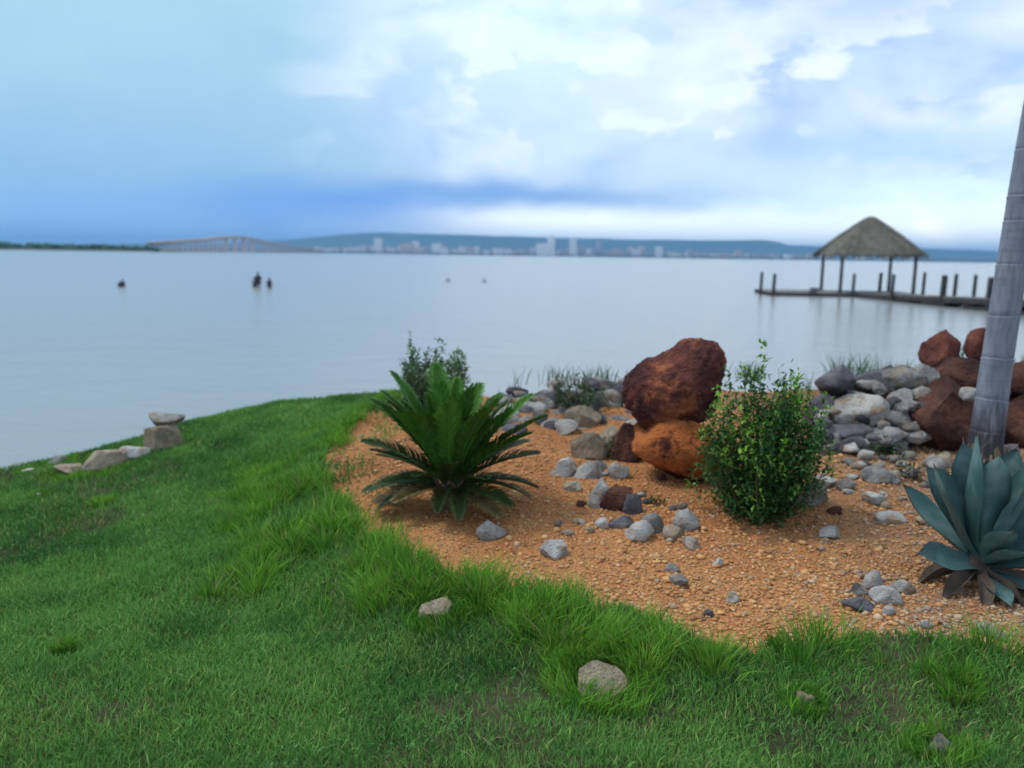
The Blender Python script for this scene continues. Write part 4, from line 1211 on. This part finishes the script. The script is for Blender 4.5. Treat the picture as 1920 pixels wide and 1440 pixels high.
# cycad
def frond_mesh(L, arch, seed, col, npair=54, ll=0.155):
    """a feather frond along +x rising by its own curve; leaflets stand in a V"""
    r_ = np.random.default_rng(seed)
    ts = np.linspace(0, 1, 12); ang = np.cumsum(np.full(12, -arch / 12)); pts = [np.zeros(3)]
    for k in range(11): pts.append(pts[-1] + np.array([math.cos(ang[k]), 0, math.sin(ang[k])]) * L / 11)
    pts = np.array(pts)
    mb = MB(); mb.tube([tuple(p) for p in pts], [0.007 * (1 - 0.8 * t_) + 0.001 for t_ in ts], 5)
    V = list(map(tuple, mb.v)); Fq = [f for f in mb.f]
    cols = [np.array(col) * 1.4] * len(V); V2, T2, C2 = [], [], []
    for k in range(npair):
        t_ = 0.10 + 0.90 * (k + 0.5) / npair
        c = np.array([np.interp(t_, ts, pts[:, i]) for i in range(3)]); tg = np.array([math.cos(np.interp(t_, ts, ang)), 0, math.sin(np.interp(t_, ts, ang))]); nm = np.array([-tg[2], 0, tg[0]])
        l = ll * (math.sin(math.pi * min(1, 0.22 + 0.78 * t_)) ** 0.6 * 0.95 + 0.12) * r_.uniform(0.88, 1.08)
        for sg in (-1, 1):
            d = tg * (0.55 + 0.6 * t_) + np.array([0, sg, 0]) * 0.85 + nm * 0.42 + r_.normal(0, 0.05, 3); d /= np.linalg.norm(d)
            wv = np.cross(d, nm); wv /= np.linalg.norm(wv); wv = wv * 0.0075
            m = c + d * l * 0.55 + nm * 0.004; e = c + d * l - nm * l * 0.12
            b = len(V) + len(V2); V2 += [c - wv, c + wv, m + wv, m - wv, e]; T2 += [(b, b + 1, b + 2, b + 3), (b + 3, b + 2, b + 4)]
            cc = np.array(col) * r_.uniform(0.75, 1.3); C2 += [cc * 0.9, cc * 0.9, cc, cc, cc * 1.15]
    me = bpy.data.meshes.new('frond'); me.from_pydata([tuple(map(float, v)) for v in V + V2], [], Fq + T2)
    a = me.color_attributes.new('tint', 'FLOAT_COLOR', 'POINT'); q = np.ones((len(V) + len(V2), 4), np.float32); q[:, :3] = np.array(cols + C2); a.data.foreach_set('color', q.ravel()); me.update()
    me.materials.append(MATS['leaf'])
    return me


def build_cycad():
    p = hit(842, 962); s = np.linalg.norm(p - CAM) / F
    o = empty('cycad', (p[0], p[1] + 0.1, p[2])); tag(o, 'dark green sago cycad with arching feather fronds in the orange gravel', 'cycad')
    mb = MB(); r_ = random.Random(4)
    mb.tube([(0, 0, -0.05), (0, 0, 0.06), (0, 0, 0.14), (0, 0, 0.18)], [0.075, 0.085, 0.07, 0.03], 12)
    for k in range(40):
        a = k * 2.4; z = 0.0 + k * 0.004; mb.tube([(0.07 * math.cos(a), 0.07 * math.sin(a), z), (0.11 * math.cos(a), 0.11 * math.sin(a), z + 0.05)], [0.014, 0.006], 5)
    mb.build('stem', MATS['bark'], o)
    G1, G2, G3, OL = (0.046, 0.125, 0.016), (0.065, 0.18, 0.022), (0.050, 0.085, 0.024), (0.15, 0.115, 0.045)
    pro = {}
    for nm, L, ar, c in (('a', 0.70, 0.5, G1), ('b', 0.74, 0.35, G2), ('c', 0.62, 0.6, G3), ('d', 0.60, 0.85, G3), ('e', 0.50, 0.5, OL)):
        pro[nm] = frond_mesh(L, ar, ord(nm), c)
    F_ = []
    for k in range(13):      # inner upright fan
        F_.append((k * 2.399 + 0.3, R(r_.uniform(74, 86)), 'b' if k % 2 else 'a', r_.uniform(0.78, 0.95)))
    for k in range(18):
        F_.append((k * 2.399 * 1.0 + 1.1, R(r_.uniform(54, 70)), 'a' if k % 3 else 'b', r_.uniform(0.85, 1.0)))
    for a, e, m_, q in ((0, 47, 'a', 1.0), (0.25, 50, 'b', .95), (-0.25, 44, 'a', .95), (-0.15, 31, 'c', .98), (0.3, 33, 'c', 0.95), (-0.35, 18, 'd', .92), (0.15, 13, 'd', .95),
                        (3.14, 52, 'a', .95), (2.9, 56, 'b', .9), (3.5, 42, 'c', .92), (3.2, 36, 'c', .95), (2.8, 24, 'c', .95), (3.35, 16, 'd', .95), (3.0, 6, 'd', .95), (3.6, 4, 'd', .85),
                        (4.2, 30, 'c', .8), (5.2, 30, 'c', .8), (4.7, 40, 'c', .8), (4.5, 12, 'd', .7), (5.0, 8, 'd', .75), (1.2, 35, 'c', .8), (2.0, 35, 'c', .8), (1.6, 20, 'd', .8), (5.6, 8, 'd', .8), (4.0, 2, 'e', .9), (5.4, -2, 'e', .9), (3.3, -4, 'e', .95)):
        F_.append((a, R(e), m_, q))
    for a, e, m_, q in F_:
        f = link('frond', pro[m_], None, o, (0.03 * math.cos(a), 0.03 * math.sin(a), 0.13 + 0.03 * math.sin(e)))
        # tilt up by e about local y, then turn about z
        q = q * (0.88 if e < R(40) else 0.97) * r_.uniform(0.92, 1.04)
        f.rotation_euler = Euler((r_.uniform(-0.3, 0.3), -e - 0.12 + r_.uniform(-0.06, 0.06), a + r_.uniform(-0.08, 0.08)), 'XYZ'); f.scale = (q, q, q)


build_cycad()


# agave
def agave_leaf(L, W, curl, seed, fold=0.35):
    n, mw = 16, 7
    V, Fc = [], []
    for side in (1, -1):
        for i in range(n):
            t_ = i / (n - 1)
            w = W * 0.5 * (0.55 * (1 - t_) + 0.45) * (1 if t_ > 0.0 else 1)
            w = W * 0.5 * np.interp(t_, [0, 0.12, 0.3, 0.55, 0.75, 0.9, 0.97, 1], [0.62, 0.58, 0.74, 1.0, 0.86, 0.42, 0.12, 0.01])
            a = curl * (t_ - 0.3); x = L * t_ * math.cos(a * 0.5); zc = L * t_ * math.sin(a * 0.5)
            for j in range(mw):
                u = 2 * j / (mw - 1) - 1
                ch = fold * w * (u * u) * 0.9
                th = 0.016 * (1 - t_ * 0.8) * (1 - u * u) if side < 0 else 0
                wav = 0.004 * math.sin(9 * t_ + 3 * u + seed)
                V.append((x, w * u, zc + ch - th + wav))
    def id_(s, i, j): return s * n * mw + i * mw + j
    for s in (0, 1):
        for i in range(n - 1):
            for j in range(mw - 1):
                q = (id_(s, i, j), id_(s, i + 1, j), id_(s, i + 1, j + 1), id_(s, i, j + 1)); Fc.append(q if s else q[::-1])
    me = bpy.data.meshes.new('leaf'); me.from_pydata(V, [], Fc); me.polygons.foreach_set('use_smooth', np.ones(len(Fc), bool)); me.update(); me.materials.append(MATS['agave'])
    return me


def build_agave():
    p = hit(1842, 1098)
    o = empty('agave', (p[0], p[1] + 0.05, p[2] - 0.01)); tag(o, 'blue-green agave rosette with broad pointed leaves at the right frame edge', 'agave')
    MB().tube([(0, 0, -0.06), (0, 0, 0.05), (0, 0, 0.16), (0, 0, 0.22)], [0.05, 0.055, 0.045, 0.02], 12).build('stem', MATS['deadleaf'], o)
    pro = [agave_leaf(0.52, 0.215, 0.4, 1, .6), agave_leaf(0.48, 0.205, 0.3, 2, .6), agave_leaf(0.44, 0.165, 0.6, 3, .5), agave_leaf(0.36, 0.15, 0.3, 4, .5)]
    # azimuth (0 = right, -90 = towards the viewer), elevation, kind, scale
    Lv = [(95, 85, 1, .85, 0), (172, 78, 0, 1.04, -0.35), (12, 72, 0, .95, 0.3), (262, 76, 1, .98, 0), (100, 66, 0, .95, 0), (45, 62, 0, .9, 0.3), (325, 64, 0, .95, 0.3),
          (183, 54, 1, 1.0, -0.8), (2, 48, 0, 1.0, 0.6), (138, 52, 1, .9, -0.4), (290, 54, 2, .80, 0.1), (262, 34, 3, .9, 0), (196, 10, 3, 1.0, -0.75), (345, 22, 2, 1.1, 0.6),
          (276, 22, 3, .8, 0), (322, 12, 2, .95, 0.4), (12, 14, 2, 1.1, 0.5), (80, 30, 2, 1, 0), (130, 26, 2, 1, 0), (268, -18, 3, .72, 0.1), (306, -10, 3, .9, 0.2)]
    sp = MB().tube([(0, 0, 0), (0.018, 0, 0.002), (0.034, 0, 0.004)], [0.0045, 0.003, 0.0005], 6).mesh('spine'); sp.materials.append(MATS['bark'])
    tips = []
    for me in pro:
        v = max(me.vertices, key=lambda q: q.co.x).co; tips.append((v.x - 0.008, 0, v.z))
    for a, e, k, s, ro in Lv:
        f = link('leaf', pro[k], None, o, (0.035 * math.cos(R(a)), 0.035 * math.sin(R(a)), 0.07 + 0.12 * math.sin(R(max(e, 0))) ** 0.7))
        f.rotation_euler = Euler((ro + random.uniform(-0.15, 0.15), -R(e), R(a)), 'XYZ'); f.scale = (s, s, s)
        link('spine', sp, None, f, tips[k])
    dead = agave_leaf(0.26, 0.075, -0.5, 6, 1.2); dead.materials.clear(); dead.materials.append(MATS['deadleaf'])
    for a, e in ((215, -12), (250, -16), (290, -14), (335, -12), (180, -10)):
        f = link('dead_leaf', dead, None, o, (0.05 * math.cos(R(a)), 0.05 * math.sin(R(a)), 0.075)); f.rotation_euler = (random.uniform(-0.4, 0.4), -R(e), R(a)); f['label'] = 'withered tan leaf at the foot of the agave'


build_agave()


def build_palm():
    p = hit(1858, 882)
    o = empty('palm_tree', (p[0], p[1] + 0.1, p[2] - 0.05)); tag(o, 'palm tree with ringed grey trunk rising out of the frame at the right', 'palm tree')
    H = 6.4; zs = []; rs = []
    z = 0.0; k = 0
    def rad(z): return np.interp(z, [0, 0.25, 0.6, 1.0, 1.5, 2.2, 3.0, 4.5, 6.4], [0.118, 0.104, 0.098, 0.095, 0.093, 0.091, 0.089, 0.084, 0.075])
    rings = [0.30, 0.52, 0.80, 1.08, 1.42, 1.70, 1.86, 2.15, 2.5, 2.9, 3.3, 3.7, 4.1, 4.5, 4.9, 5.3, 5.7, 6.0]
    pts = []
    for zr in sorted(set([0, 0.1] + [r_ + d for r_ in rings for d in (-0.03, -0.010, -0.006, 0.0, 0.006, 0.03)] + [H])):
        r0 = rad(zr)
        for q in rings:
            if abs(zr - q) < 0.0005: r0 = rad(zr) - 0.0035
            elif abs(zr - q) < 0.0105 and zr < q: r0 = rad(zr) + 0.0035
        pts.append((0.02 * zr + 0.012 * zr * zr, 0.0, zr)); rs.append(r0)
    tr = MB().tube(pts, rs, 32).build('trunk', MATS['palm_bark'], o, smooth=True)
    vv = np.array([v.co[:] for v in tr.data.vertices]); ax = np.stack([0.02 * vv[:, 2] + 0.012 * vv[:, 2] ** 2, 0 * vv[:, 2]], -1)
    nn = 0.05 * vn3(vv * np.array([4, 4, 3.0]), 3) + 0.035 * vn3(vv * np.array([14, 14, 7.0]) + 9, 5)
    vv[:, :2] = ax + (vv[:, :2] - ax) * (1 + nn)[:, None]; vv[:, 2] += 0.03 * vn3(vv * np.array([6, 6, 2.0]) + 4, 8)
    tr.data.vertices.foreach_set('co', vv.astype(np.float32).ravel()); tr.data.update()
    for k in range(26):
        a = k * 2.4; q = random.uniform(0.17, 0.24)
        MB().tube([(0.10 * math.cos(a), 0.10 * math.sin(a), random.uniform(0.12, 0.22)), (0.14 * math.cos(a), 0.14 * math.sin(a), 0.07), (q * math.cos(a + .1), q * math.sin(a + .1), -0.03)], [0.012, 0.014, 0.007], 6).build('root', MATS['bark'], o, smooth=True)
    me = frond_mesh(2.0, 1.5, 77, (0.04, 0.11, 0.025), 60, 0.5)
    crown = empty('crown', (0, 0, H)); crown.parent = o; crown.location = (0.02 * H + 0.012 * H * H, 0, H)
    for k in range(16):
        f = link('frond', me, None, crown, (0, 0, -0.1)); f.rotation_euler = (0, -R(25 + 55 * ((k * 7) % 16) / 16), k * 2.399)


build_palm()

# ------------------------------------------------------------------ pier and thatched gazebo
DZ = 0.75


def deck_pt(px, d):
    """a point above water d metres out, straight under column px"""
    return np.array([(px - 960) / F * d * math.cos(PITCH) + 0.0, d, 0.0])


def col_x(px, y, z):
    """world x of the thing that shows in column px at distance y and height z"""
    q0 = project(np.array([0, y, z]))[0]; q1 = project(np.array([10.0, y, z]))[0]
    return (px - q0) / (q1 - q0) * 10.0


def build_pier():
    r_ = random.Random(6)
    # gazebo: four posts of a square turned a little
    PZ = 0.28; K = 1.146
    FL = np.array([col_x(1577, 63.6, 1.5), 63.6]); e1 = np.array([5.39, -0.54]); e2 = np.array([0.54, 5.39])
    C = FL + e1 / 2 + e2 / 2; rz = math.atan2(-0.54, 5.39)
    g = empty('thatched_gazebo', (C[0], C[1], PZ), rz); tag(g, 'thatched gazebo on four posts at the end of the pier', 'gazebo')
    a = 5.41 / 2
    PH = 3.0
    for sx, sy in ((-1, -1), (1, -1), (1, 1), (-1, 1)):
        MB().tube([(sx * a, sy * a, 0.002), (sx * a, sy * a, PH)], [0.14, 0.12], 10).build('post', MATS['oldwood'], g)
    for sx, sy, lx, ly in ((0, -1, 2 * a + .4, .16), (0, 1, 2 * a + .4, .16), (-1, 0, .16, 2 * a - .2), (1, 0, .16, 2 * a - .2)):
        MB().box((sx * a, sy * a, PH + 0.09), (lx, ly, 0.18)).build('beam', MATS['oldwood'], g)
    # thatch: lumpy pyramid with a rounded peak and sagging sides
    b = 3.42; n = 22; lev = 16; RH = 2.95; V = []; Fc = []
    per = []
    for k in range(4 * n):
        s = k // n; u = (k % n) / n * 2 - 1
        per.append([(u, -1), (1, u), (-u, 1), (-1, -u)][s])
    per = np.array(per); rn = np.linalg.norm(per, axis=1); per_r = per / rn[:, None] * np.minimum(rn, 1.30)[:, None]
    def ring(f, z, sh=1.0): return [(q[0] * f * sh, q[1] * f * sh, z) for q in per_r]
    for i in range(lev):
        t_ = i / (lev - 1); z = PH - 0.02 + RH * t_
        f = b * np.interp(t_, [0, 0.25, 0.5, 0.75, 0.92, 1], [1.0, 0.79, 0.56, 0.31, 0.125, 0.035])
        rr = ring(f, z)
        V += [(x * (1 + 0.02 * r_.uniform(-1, 1)), y * (1 + 0.02 * r_.uniform(-1, 1)), zz + r_.uniform(-.03, .03) - (0.10 * (1 - t_) * r_.random())) for x, y, zz in rr]
    N = 4 * n
    for i in range(lev - 1):
        for k in range(N): Fc.append((i * N + k, i * N + (k + 1) % N, (i + 1) * N + (k + 1) % N, (i + 1) * N + k))
    Fc.append(tuple(range((lev - 1) * N, lev * N)))
    base = len(V); V += [(x * .93, y * .93, z + 0.12) for x, y, z in ring(b, PH - 0.02)]
    for k in range(N): Fc.append((k, base + k, base + (k + 1) % N, (k + 1) % N))
    mb = MB(); mb.add(V, Fc); mb.build('roof', MATS['thatch'], g, smooth=True)
    # shaggy leaf ends in layers and hanging over the eaves
    rr_ = np.random.default_rng(8); m = 9000
    k = rr_.integers(0, N, m); t_ = rr_.random(m) ** 1.5 * 0.98; q = per_r[k] + (per_r[(k + 1) % N] - per_r[k]) * rr_.random((m, 1))
    f = b * np.interp(t_, [0, 0.25, 0.5, 0.75, 0.92, 1], [1.0, 0.79, 0.56, 0.31, 0.125, 0.035]) + 0.02
    P0 = np.stack([q[:, 0] * f, q[:, 1] * f, PH + RH * t_ + 0.03], -1)
    out = np.stack([q[:, 0], q[:, 1], np.full(m, -0.95)], -1); out += rr_.normal(0, 0.16, (m, 3)); out /= np.linalg.norm(out, axis=1)[:, None]
    ln = rr_.uniform(0.25, 0.5, m); sd = np.stack([-q[:, 1], q[:, 0], np.zeros(m)], -1) * rr_.uniform(0.012, 0.03, (m, 1))
    up_ = np.array([0, 0, 0.03]); V = np.stack([P0 - sd, P0 + sd, P0 + out * ln[:, None] + up_], 1).reshape(-1, 3); T = np.arange(3 * m).reshape(-1, 3)
    m2 = 2200; k = rr_.integers(0, N, m2); q = per_r[k] + (per_r[(k + 1) % N] - per_r[k]) * rr_.random((m2, 1))
    P1 = np.stack([q[:, 0] * b, q[:, 1] * b, np.full(m2, PH + 0.03)], -1); o2 = np.stack([q[:, 0] * 0.35, q[:, 1] * 0.35, np.full(m2, -1.0)], -1) + rr_.normal(0, 0.2, (m2, 3)); o2 *= rr_.uniform(0.08, 0.36, (m2, 1)) * (0.55 + 0.9 * np.abs(np.sin(k * 0.9)))[:, None]
    s2 = np.stack([-q[:, 1], q[:, 0], np.zeros(m2)], -1) * rr_.uniform(0.015, 0.04, (m2, 1))
    V = np.concatenate([V, np.stack([P1 - s2, P1 + s2, P1 + o2], 1).reshape(-1, 3)]); m = m + m2; T = np.arange(3 * m).reshape(-1, 3)
    cc = np.array([0.23, 0.22, 0.18]) * rr_.uniform(0.5, 1.5, (m, 1))
    w = link('thatch_fringe', mesh_np('thatch_fringe', V, tris=T, colors=np.repeat(cc, 3, 0)), MATS['grass'], g); w['kind'] = 'stuff'
    # platform under and left of the gazebo
    pl = empty('dock_platform', (C[0], C[1], 0), rz); tag(pl, 'low wooden dock platform carrying the gazebo and reaching out to its left', 'dock')
    x0, x1 = -8.1, 3.4
    nb = 26
    for k in range(nb):
        xa = x0 + (x1 - x0) * k / nb; xb = x0 + (x1 - x0) * (k + 1) / nb
        MB().box(((xa + xb) / 2, 0, PZ - 0.04 + r_.uniform(-.006, .006)), (xb - xa - 0.02, 6.3, 0.07)).build('plank', MATS['deckwood'], pl)
    for yy in (-3.05, 0, 3.05): MB().box(((x0 + x1) / 2, yy, PZ - 0.2), (x1 - x0 - .1, 0.16, 0.24)).build('beam', MATS['oldwood'], pl)
    for xx in (-7.8, -4.2, -0.7, 3.0):
        for yy in (-2.85, 2.85): MB().tube([(xx, yy, -0.64), (xx, yy, PZ - 0.083)], 0.12, 8).build('pile', MATS['oldwood'], pl)

    # mooring posts, each standing through the deck edge
    def post(px, d, top, rad, label, wx=0):
        x = col_x(px, d, DZ); o = link('mooring_post', MB().tube([(0, 0, -0.64), (0, 0, DZ), (0.02, 0, top * 0.97), (0.02, 0, top)], [rad * 1.1, rad, rad * 0.95, rad * 0.7], 9).mesh('mooring_post'), MATS['oldwood'], None, (x, d, 0)); tag(o, label, 'post', 'posts along the pier')
    post(1427, 64.9, 1.78, .12, 'leftmost post at the far left end of the dock')
    post(1451, 62.6, 1.70, .13, 'second post from the left end of the dock')
    post(1600, 62.6, 1.80, .12, 'post between the two front posts of the gazebo where the walkway starts')
    post(1650, 67.5, 1.82, .14, 'post left beside the back right gazebo post')
    post(1673, 57.4, 1.88, .12, 'post just right of the back right gazebo post')
    post(1731, 60.4, 2.0, .12, 'first post right of the gazebo')
    post(1768, 51.8, 1.95, .19, 'thick post in front of the walkway right of the gazebo')
    post(1790, 56.2, 1.98, .13, 'thin post behind the thick one on the walkway')
    post(1826, 53.6, 1.98, .12, 'thin post left of the palm trunk on the walkway')
    post(1855, 47.4, 1.95, .20, 'thick post close to the left side of the palm trunk')
    post(1873, 48.4, 2.02, .22, 'thick post half hidden by the palm trunk')
    # walkway from the gazebo to the shore at the right, rising a little towards the land
    A = np.array([col_x(1632, 63.0, PZ), 63.0]); B = np.array([col_x(1888, 47.3, 0.6), 47.3]); ang = math.atan2(B[1] - A[1], B[0] - A[0]); L = np.linalg.norm(B - A) * 2.0
    zl = lambda q: PZ + 0.012 + 0.42 * min(1.5, q / (L / 2))
    w = empty('pier_walkway', (A[0], A[1], 0), ang); tag(w, 'long dark wooden pier walkway running from the gazebo to the right', 'pier')
    nb = 84
    for k in range(nb):
        xq = (k + 0.5) * L / nb; MB().box((xq, 0, zl(xq) + r_.uniform(-.008, .008)), (L / nb - 0.03, 2.3 + r_.uniform(-.05, .05), 0.06)).build('plank', MATS['deckwood'], w)
    for yy in (-1.05, 1.05):
        xs_ = np.linspace(0, L, 24); mb = MB(); vs = []; fs = []
        for xq in xs_:
            zt = zl(xq) - 0.04; vs += [(xq, yy - .1, zt), (xq, yy + .1, zt), (xq, yy + .1, zt - .30), (xq, yy - .1, zt - .30)]
        for i in range(len(xs_) - 1):
            for q in range(4): fs.append((i * 4 + q, i * 4 + (q + 1) % 4, i * 4 + 4 + (q + 1) % 4, i * 4 + 4 + q))
        fs += [(3, 2, 1, 0), (92, 93, 94, 95)]
        mb.add(vs, fs).build('beam', MATS['oldwood'], w)
    k = 0
    while k * 2.2 < L - 0.6:
        xq = k * 2.2 + 0.5
        for yy in (-0.9, 0.9): MB().tube([(xq, yy, -0.64), (xq, yy, zl(xq) - 0.05)], 0.15, 8).build('pile', MATS['oldwood'], w)
        MB().box((xq, 0, zl(xq) - 0.46), (0.2, 2.5, 0.2)).build('cross_beam', MATS['oldwood'], w)
        if k % 2 == 0 and xq > 5: MB().box((xq + 1.1, -1.16, 0.12), (2.6, 0.08, 0.16)).build('brace', MATS['oldwood'], w)
        k += 1
    x = col_x(1529, 62.6, PZ)
    me = rock_mesh(77, (0.9, 0.6, 0.55), 3, 6, 0.3); tag(link('bundle', me, MATS['bundlecloth'], None, (x, 62.8, PZ + 0.2)), 'low dark bundle lying on the dock at the left gazebo post', 'bundle')


build_pier()


# ------------------------------------------------------------------ bathers and buoys
def person(px, d, height, label, lean=0.0, arms='down', crouch=False, cloth='darkcloth'):
    x = col_x(px, d, 0.3); h = height
    o = empty('person', (x, d, -0.62)); tag(o, label, 'person', 'bathers standing in the lake')
    k = h / 1.7
    def J(a, b, c): return (a * k + lean * c * k, b * k, c * k)
    if not crouch:
        pts = {'pel': J(0, 0, .92), 'sp': J(0, 0, 1.12), 'ch': J(0, 0, 1.32), 'nk': J(0, 0, 1.46), 'hd': J(0, -.01, 1.58), 'tp': J(0, 0, 1.69),
               'lh': J(-.10, 0, .86), 'lk': J(-.12, -.02, .48), 'la': J(-.13, .02, .08), 'lt': J(-.13, -.14, .03), 'rh': J(.10, 0, .86), 'rk': J(.12, -.02, .48), 'ra': J(.13, .02, .08), 'rt': J(.13, -.14, .03),
               'ls': J(-.19, 0, 1.38), 'rs': J(.19, 0, 1.38)}
        if arms == 'out':
            pts.update({'le': J(-.36, -.05, 1.16), 'lw': J(-.46, -.16, .96), 'ln': J(-.50, -.2, .88), 're': J(.28, 0, 1.12), 'rw': J(.27, -.1, .9), 'rn': J(.27, -.12, .81)})
        else:
            pts.update({'le': J(-.25, .02, 1.12), 'lw': J(-.26, -.06, .88), 'ln': J(-.26, -.08, .79), 're': J(.25, .02, 1.12), 'rw': J(.26, -.06, .88), 'rn': J(.26, -.08, .79)})
    rad = {'pel': .13, 'sp': .125, 'ch': .145, 'nk': .06, 'hd': .095, 'tp': .07, 'lh': .09, 'rh': .09, 'lk': .06, 'rk': .06, 'la': .045, 'ra': .045, 'lt': .035, 'rt': .035, 'ls': .065, 'rs': .065, 'le': .045, 're': .045, 'lw': .033, 'rw': .033, 'ln': .03, 'rn': .03}
    names = list(pts); idx = {n: i for i, n in enumerate(names)}
    E = [('pel', 'sp'), ('sp', 'ch'), ('ch', 'nk'), ('nk', 'hd'), ('hd', 'tp'), ('pel', 'lh'), ('lh', 'lk'), ('lk', 'la'), ('la', 'lt'), ('pel', 'rh'), ('rh', 'rk'), ('rk', 'ra'), ('ra', 'rt'), ('ch', 'ls'), ('ls', 'le'), ('le', 'lw'), ('lw', 'ln'), ('ch', 'rs'), ('rs', 're'), ('re', 'rw'), ('rw', 'rn')]
    me = bpy.data.meshes.new('body'); me.from_pydata([pts[n] for n in names], [(idx[a], idx[b]) for a, b in E], []); me.update()
    b = link('body', me, MATS['skin'], o)
    sk = b.modifiers.new('skin', 'SKIN'); 
    for i, n in enumerate(names):
        sv = me.skin_vertices[0].data[i] if me.skin_vertices else None
        if sv: sv.radius = (rad[n] * k, rad[n] * k * (0.75 if n in ('pel', 'sp', 'ch') else 1)); sv.use_root = (n == 'pel')
    b.modifiers.new('sub', 'SUBSURF').levels = 2; b.modifiers['sub'].render_levels = 2
    # shirt and hair over the body
    mb = MB(); c0, c1, c2, c3 = (Vector(pts[n]) for n in ('pel', 'sp', 'ch', 'nk'))
    mb.tube([c0 - Vector((0, 0, .12 * k)), c0, c1, c2, c2 + (c3 - c2) * .5, c3], [.185 * k, .18 * k, .17 * k, .2 * k, .17 * k, .07 * k], 14)
    for sN, eN in (('ls', 'le'), ('rs', 're')): mb.tube([pts['ch'], pts[sN], (Vector(pts[sN]) + Vector(pts[eN])) / 2], [.09 * k, .085 * k, .075 * k], 10)
    mb.build('shirt', MATS[cloth], o, smooth=True)
    v, f = ico(2); hd = np.array(pts['hd']); vv = v * np.array([.108, .118, .125]) * k + hd + np.array([0, .018, .03]) * k; vv[:, 2] = np.maximum(vv[:, 2], hd[2] - .03 * k)
    link('hair', mesh_np('hair', vv, tris=f, smooth=True), MATS['blackhair'], o)
    return o


person(483, 66, 1.74, 'taller person in dark clothes standing thigh-deep in the lake, one arm reaching down', 0.03, 'out')
person(505, 65, 1.36, 'smaller person standing waist-deep beside the taller one in the lake', 0.0)
person(477, 65.6, 1.25, 'child in dark clothes close against the left side of the taller bather', 0.06)
person(224, 62.5, 1.02, 'left one of two bathers showing only head and shoulders at the far left', 0.0)
person(230, 62.8, 1.16, 'right one of two bathers showing only head and shoulders at the far left', 0.0)


def buoy(px, d, label):
    x = col_x(px, d, 0.1); o = empty('buoy', (x, d, 0)); tag(o, label, 'buoy', 'grey buoys on the lake')
    MB().tube([(0, 0, -.28), (0, 0, -.2), (0, 0, .0), (0, 0, .16), (0, 0, .26), (0, 0, .30)], [.06, .2, .27, .24, .13, .05], 14).build('float', MATS['buoygrey'], o, smooth=True)
    MB().tube([(0, 0, .29), (0, 0, .46)], .025, 8).build('stub_post', MATS['buoygrey'], o)
    MB().tube([(-.07, 0, .46), (0, 0, .53), (.07, 0, .46)], .018, 6).build('handle', MATS['oldwood'], o)


buoy(840, 86, 'left one of two small grey buoys out on the lake')
buoy(908, 86, 'right one of two small grey buoys out on the lake')


# ------------------------------------------------------------------ air
def build_haze():
    m = bpy.data.materials.new('haze'); m.use_nodes = True; t = NT(m.node_tree); t.n.clear()
    out = t.node('ShaderNodeOutputMaterial'); v = t.node('ShaderNodeVolumePrincipled')
    v.inputs['Color'].default_value = (0.26, 0.58, 1.0, 1); v.inputs['Density'].default_value = 1.05e-4; v.inputs['Anisotropy'].default_value = 0.2
    t.l.new(v.outputs[0], out.inputs['Volume'])
    mb = MB(); mb.box((0, 9900, 149), (54000, 20900, 302)); o = mb.build('haze', m); tag(o, 'pale blue haze over the lake and the far shore', 'haze', kind='stuff')


build_haze()
print('tris', sum(len(o.data.loop_triangles) if False else sum(len(p.vertices) - 2 for p in o.data.polygons) if len(o.data.polygons) < 1000 else len(o.data.polygons) for o in bpy.data.objects if o.type == 'MESH'))
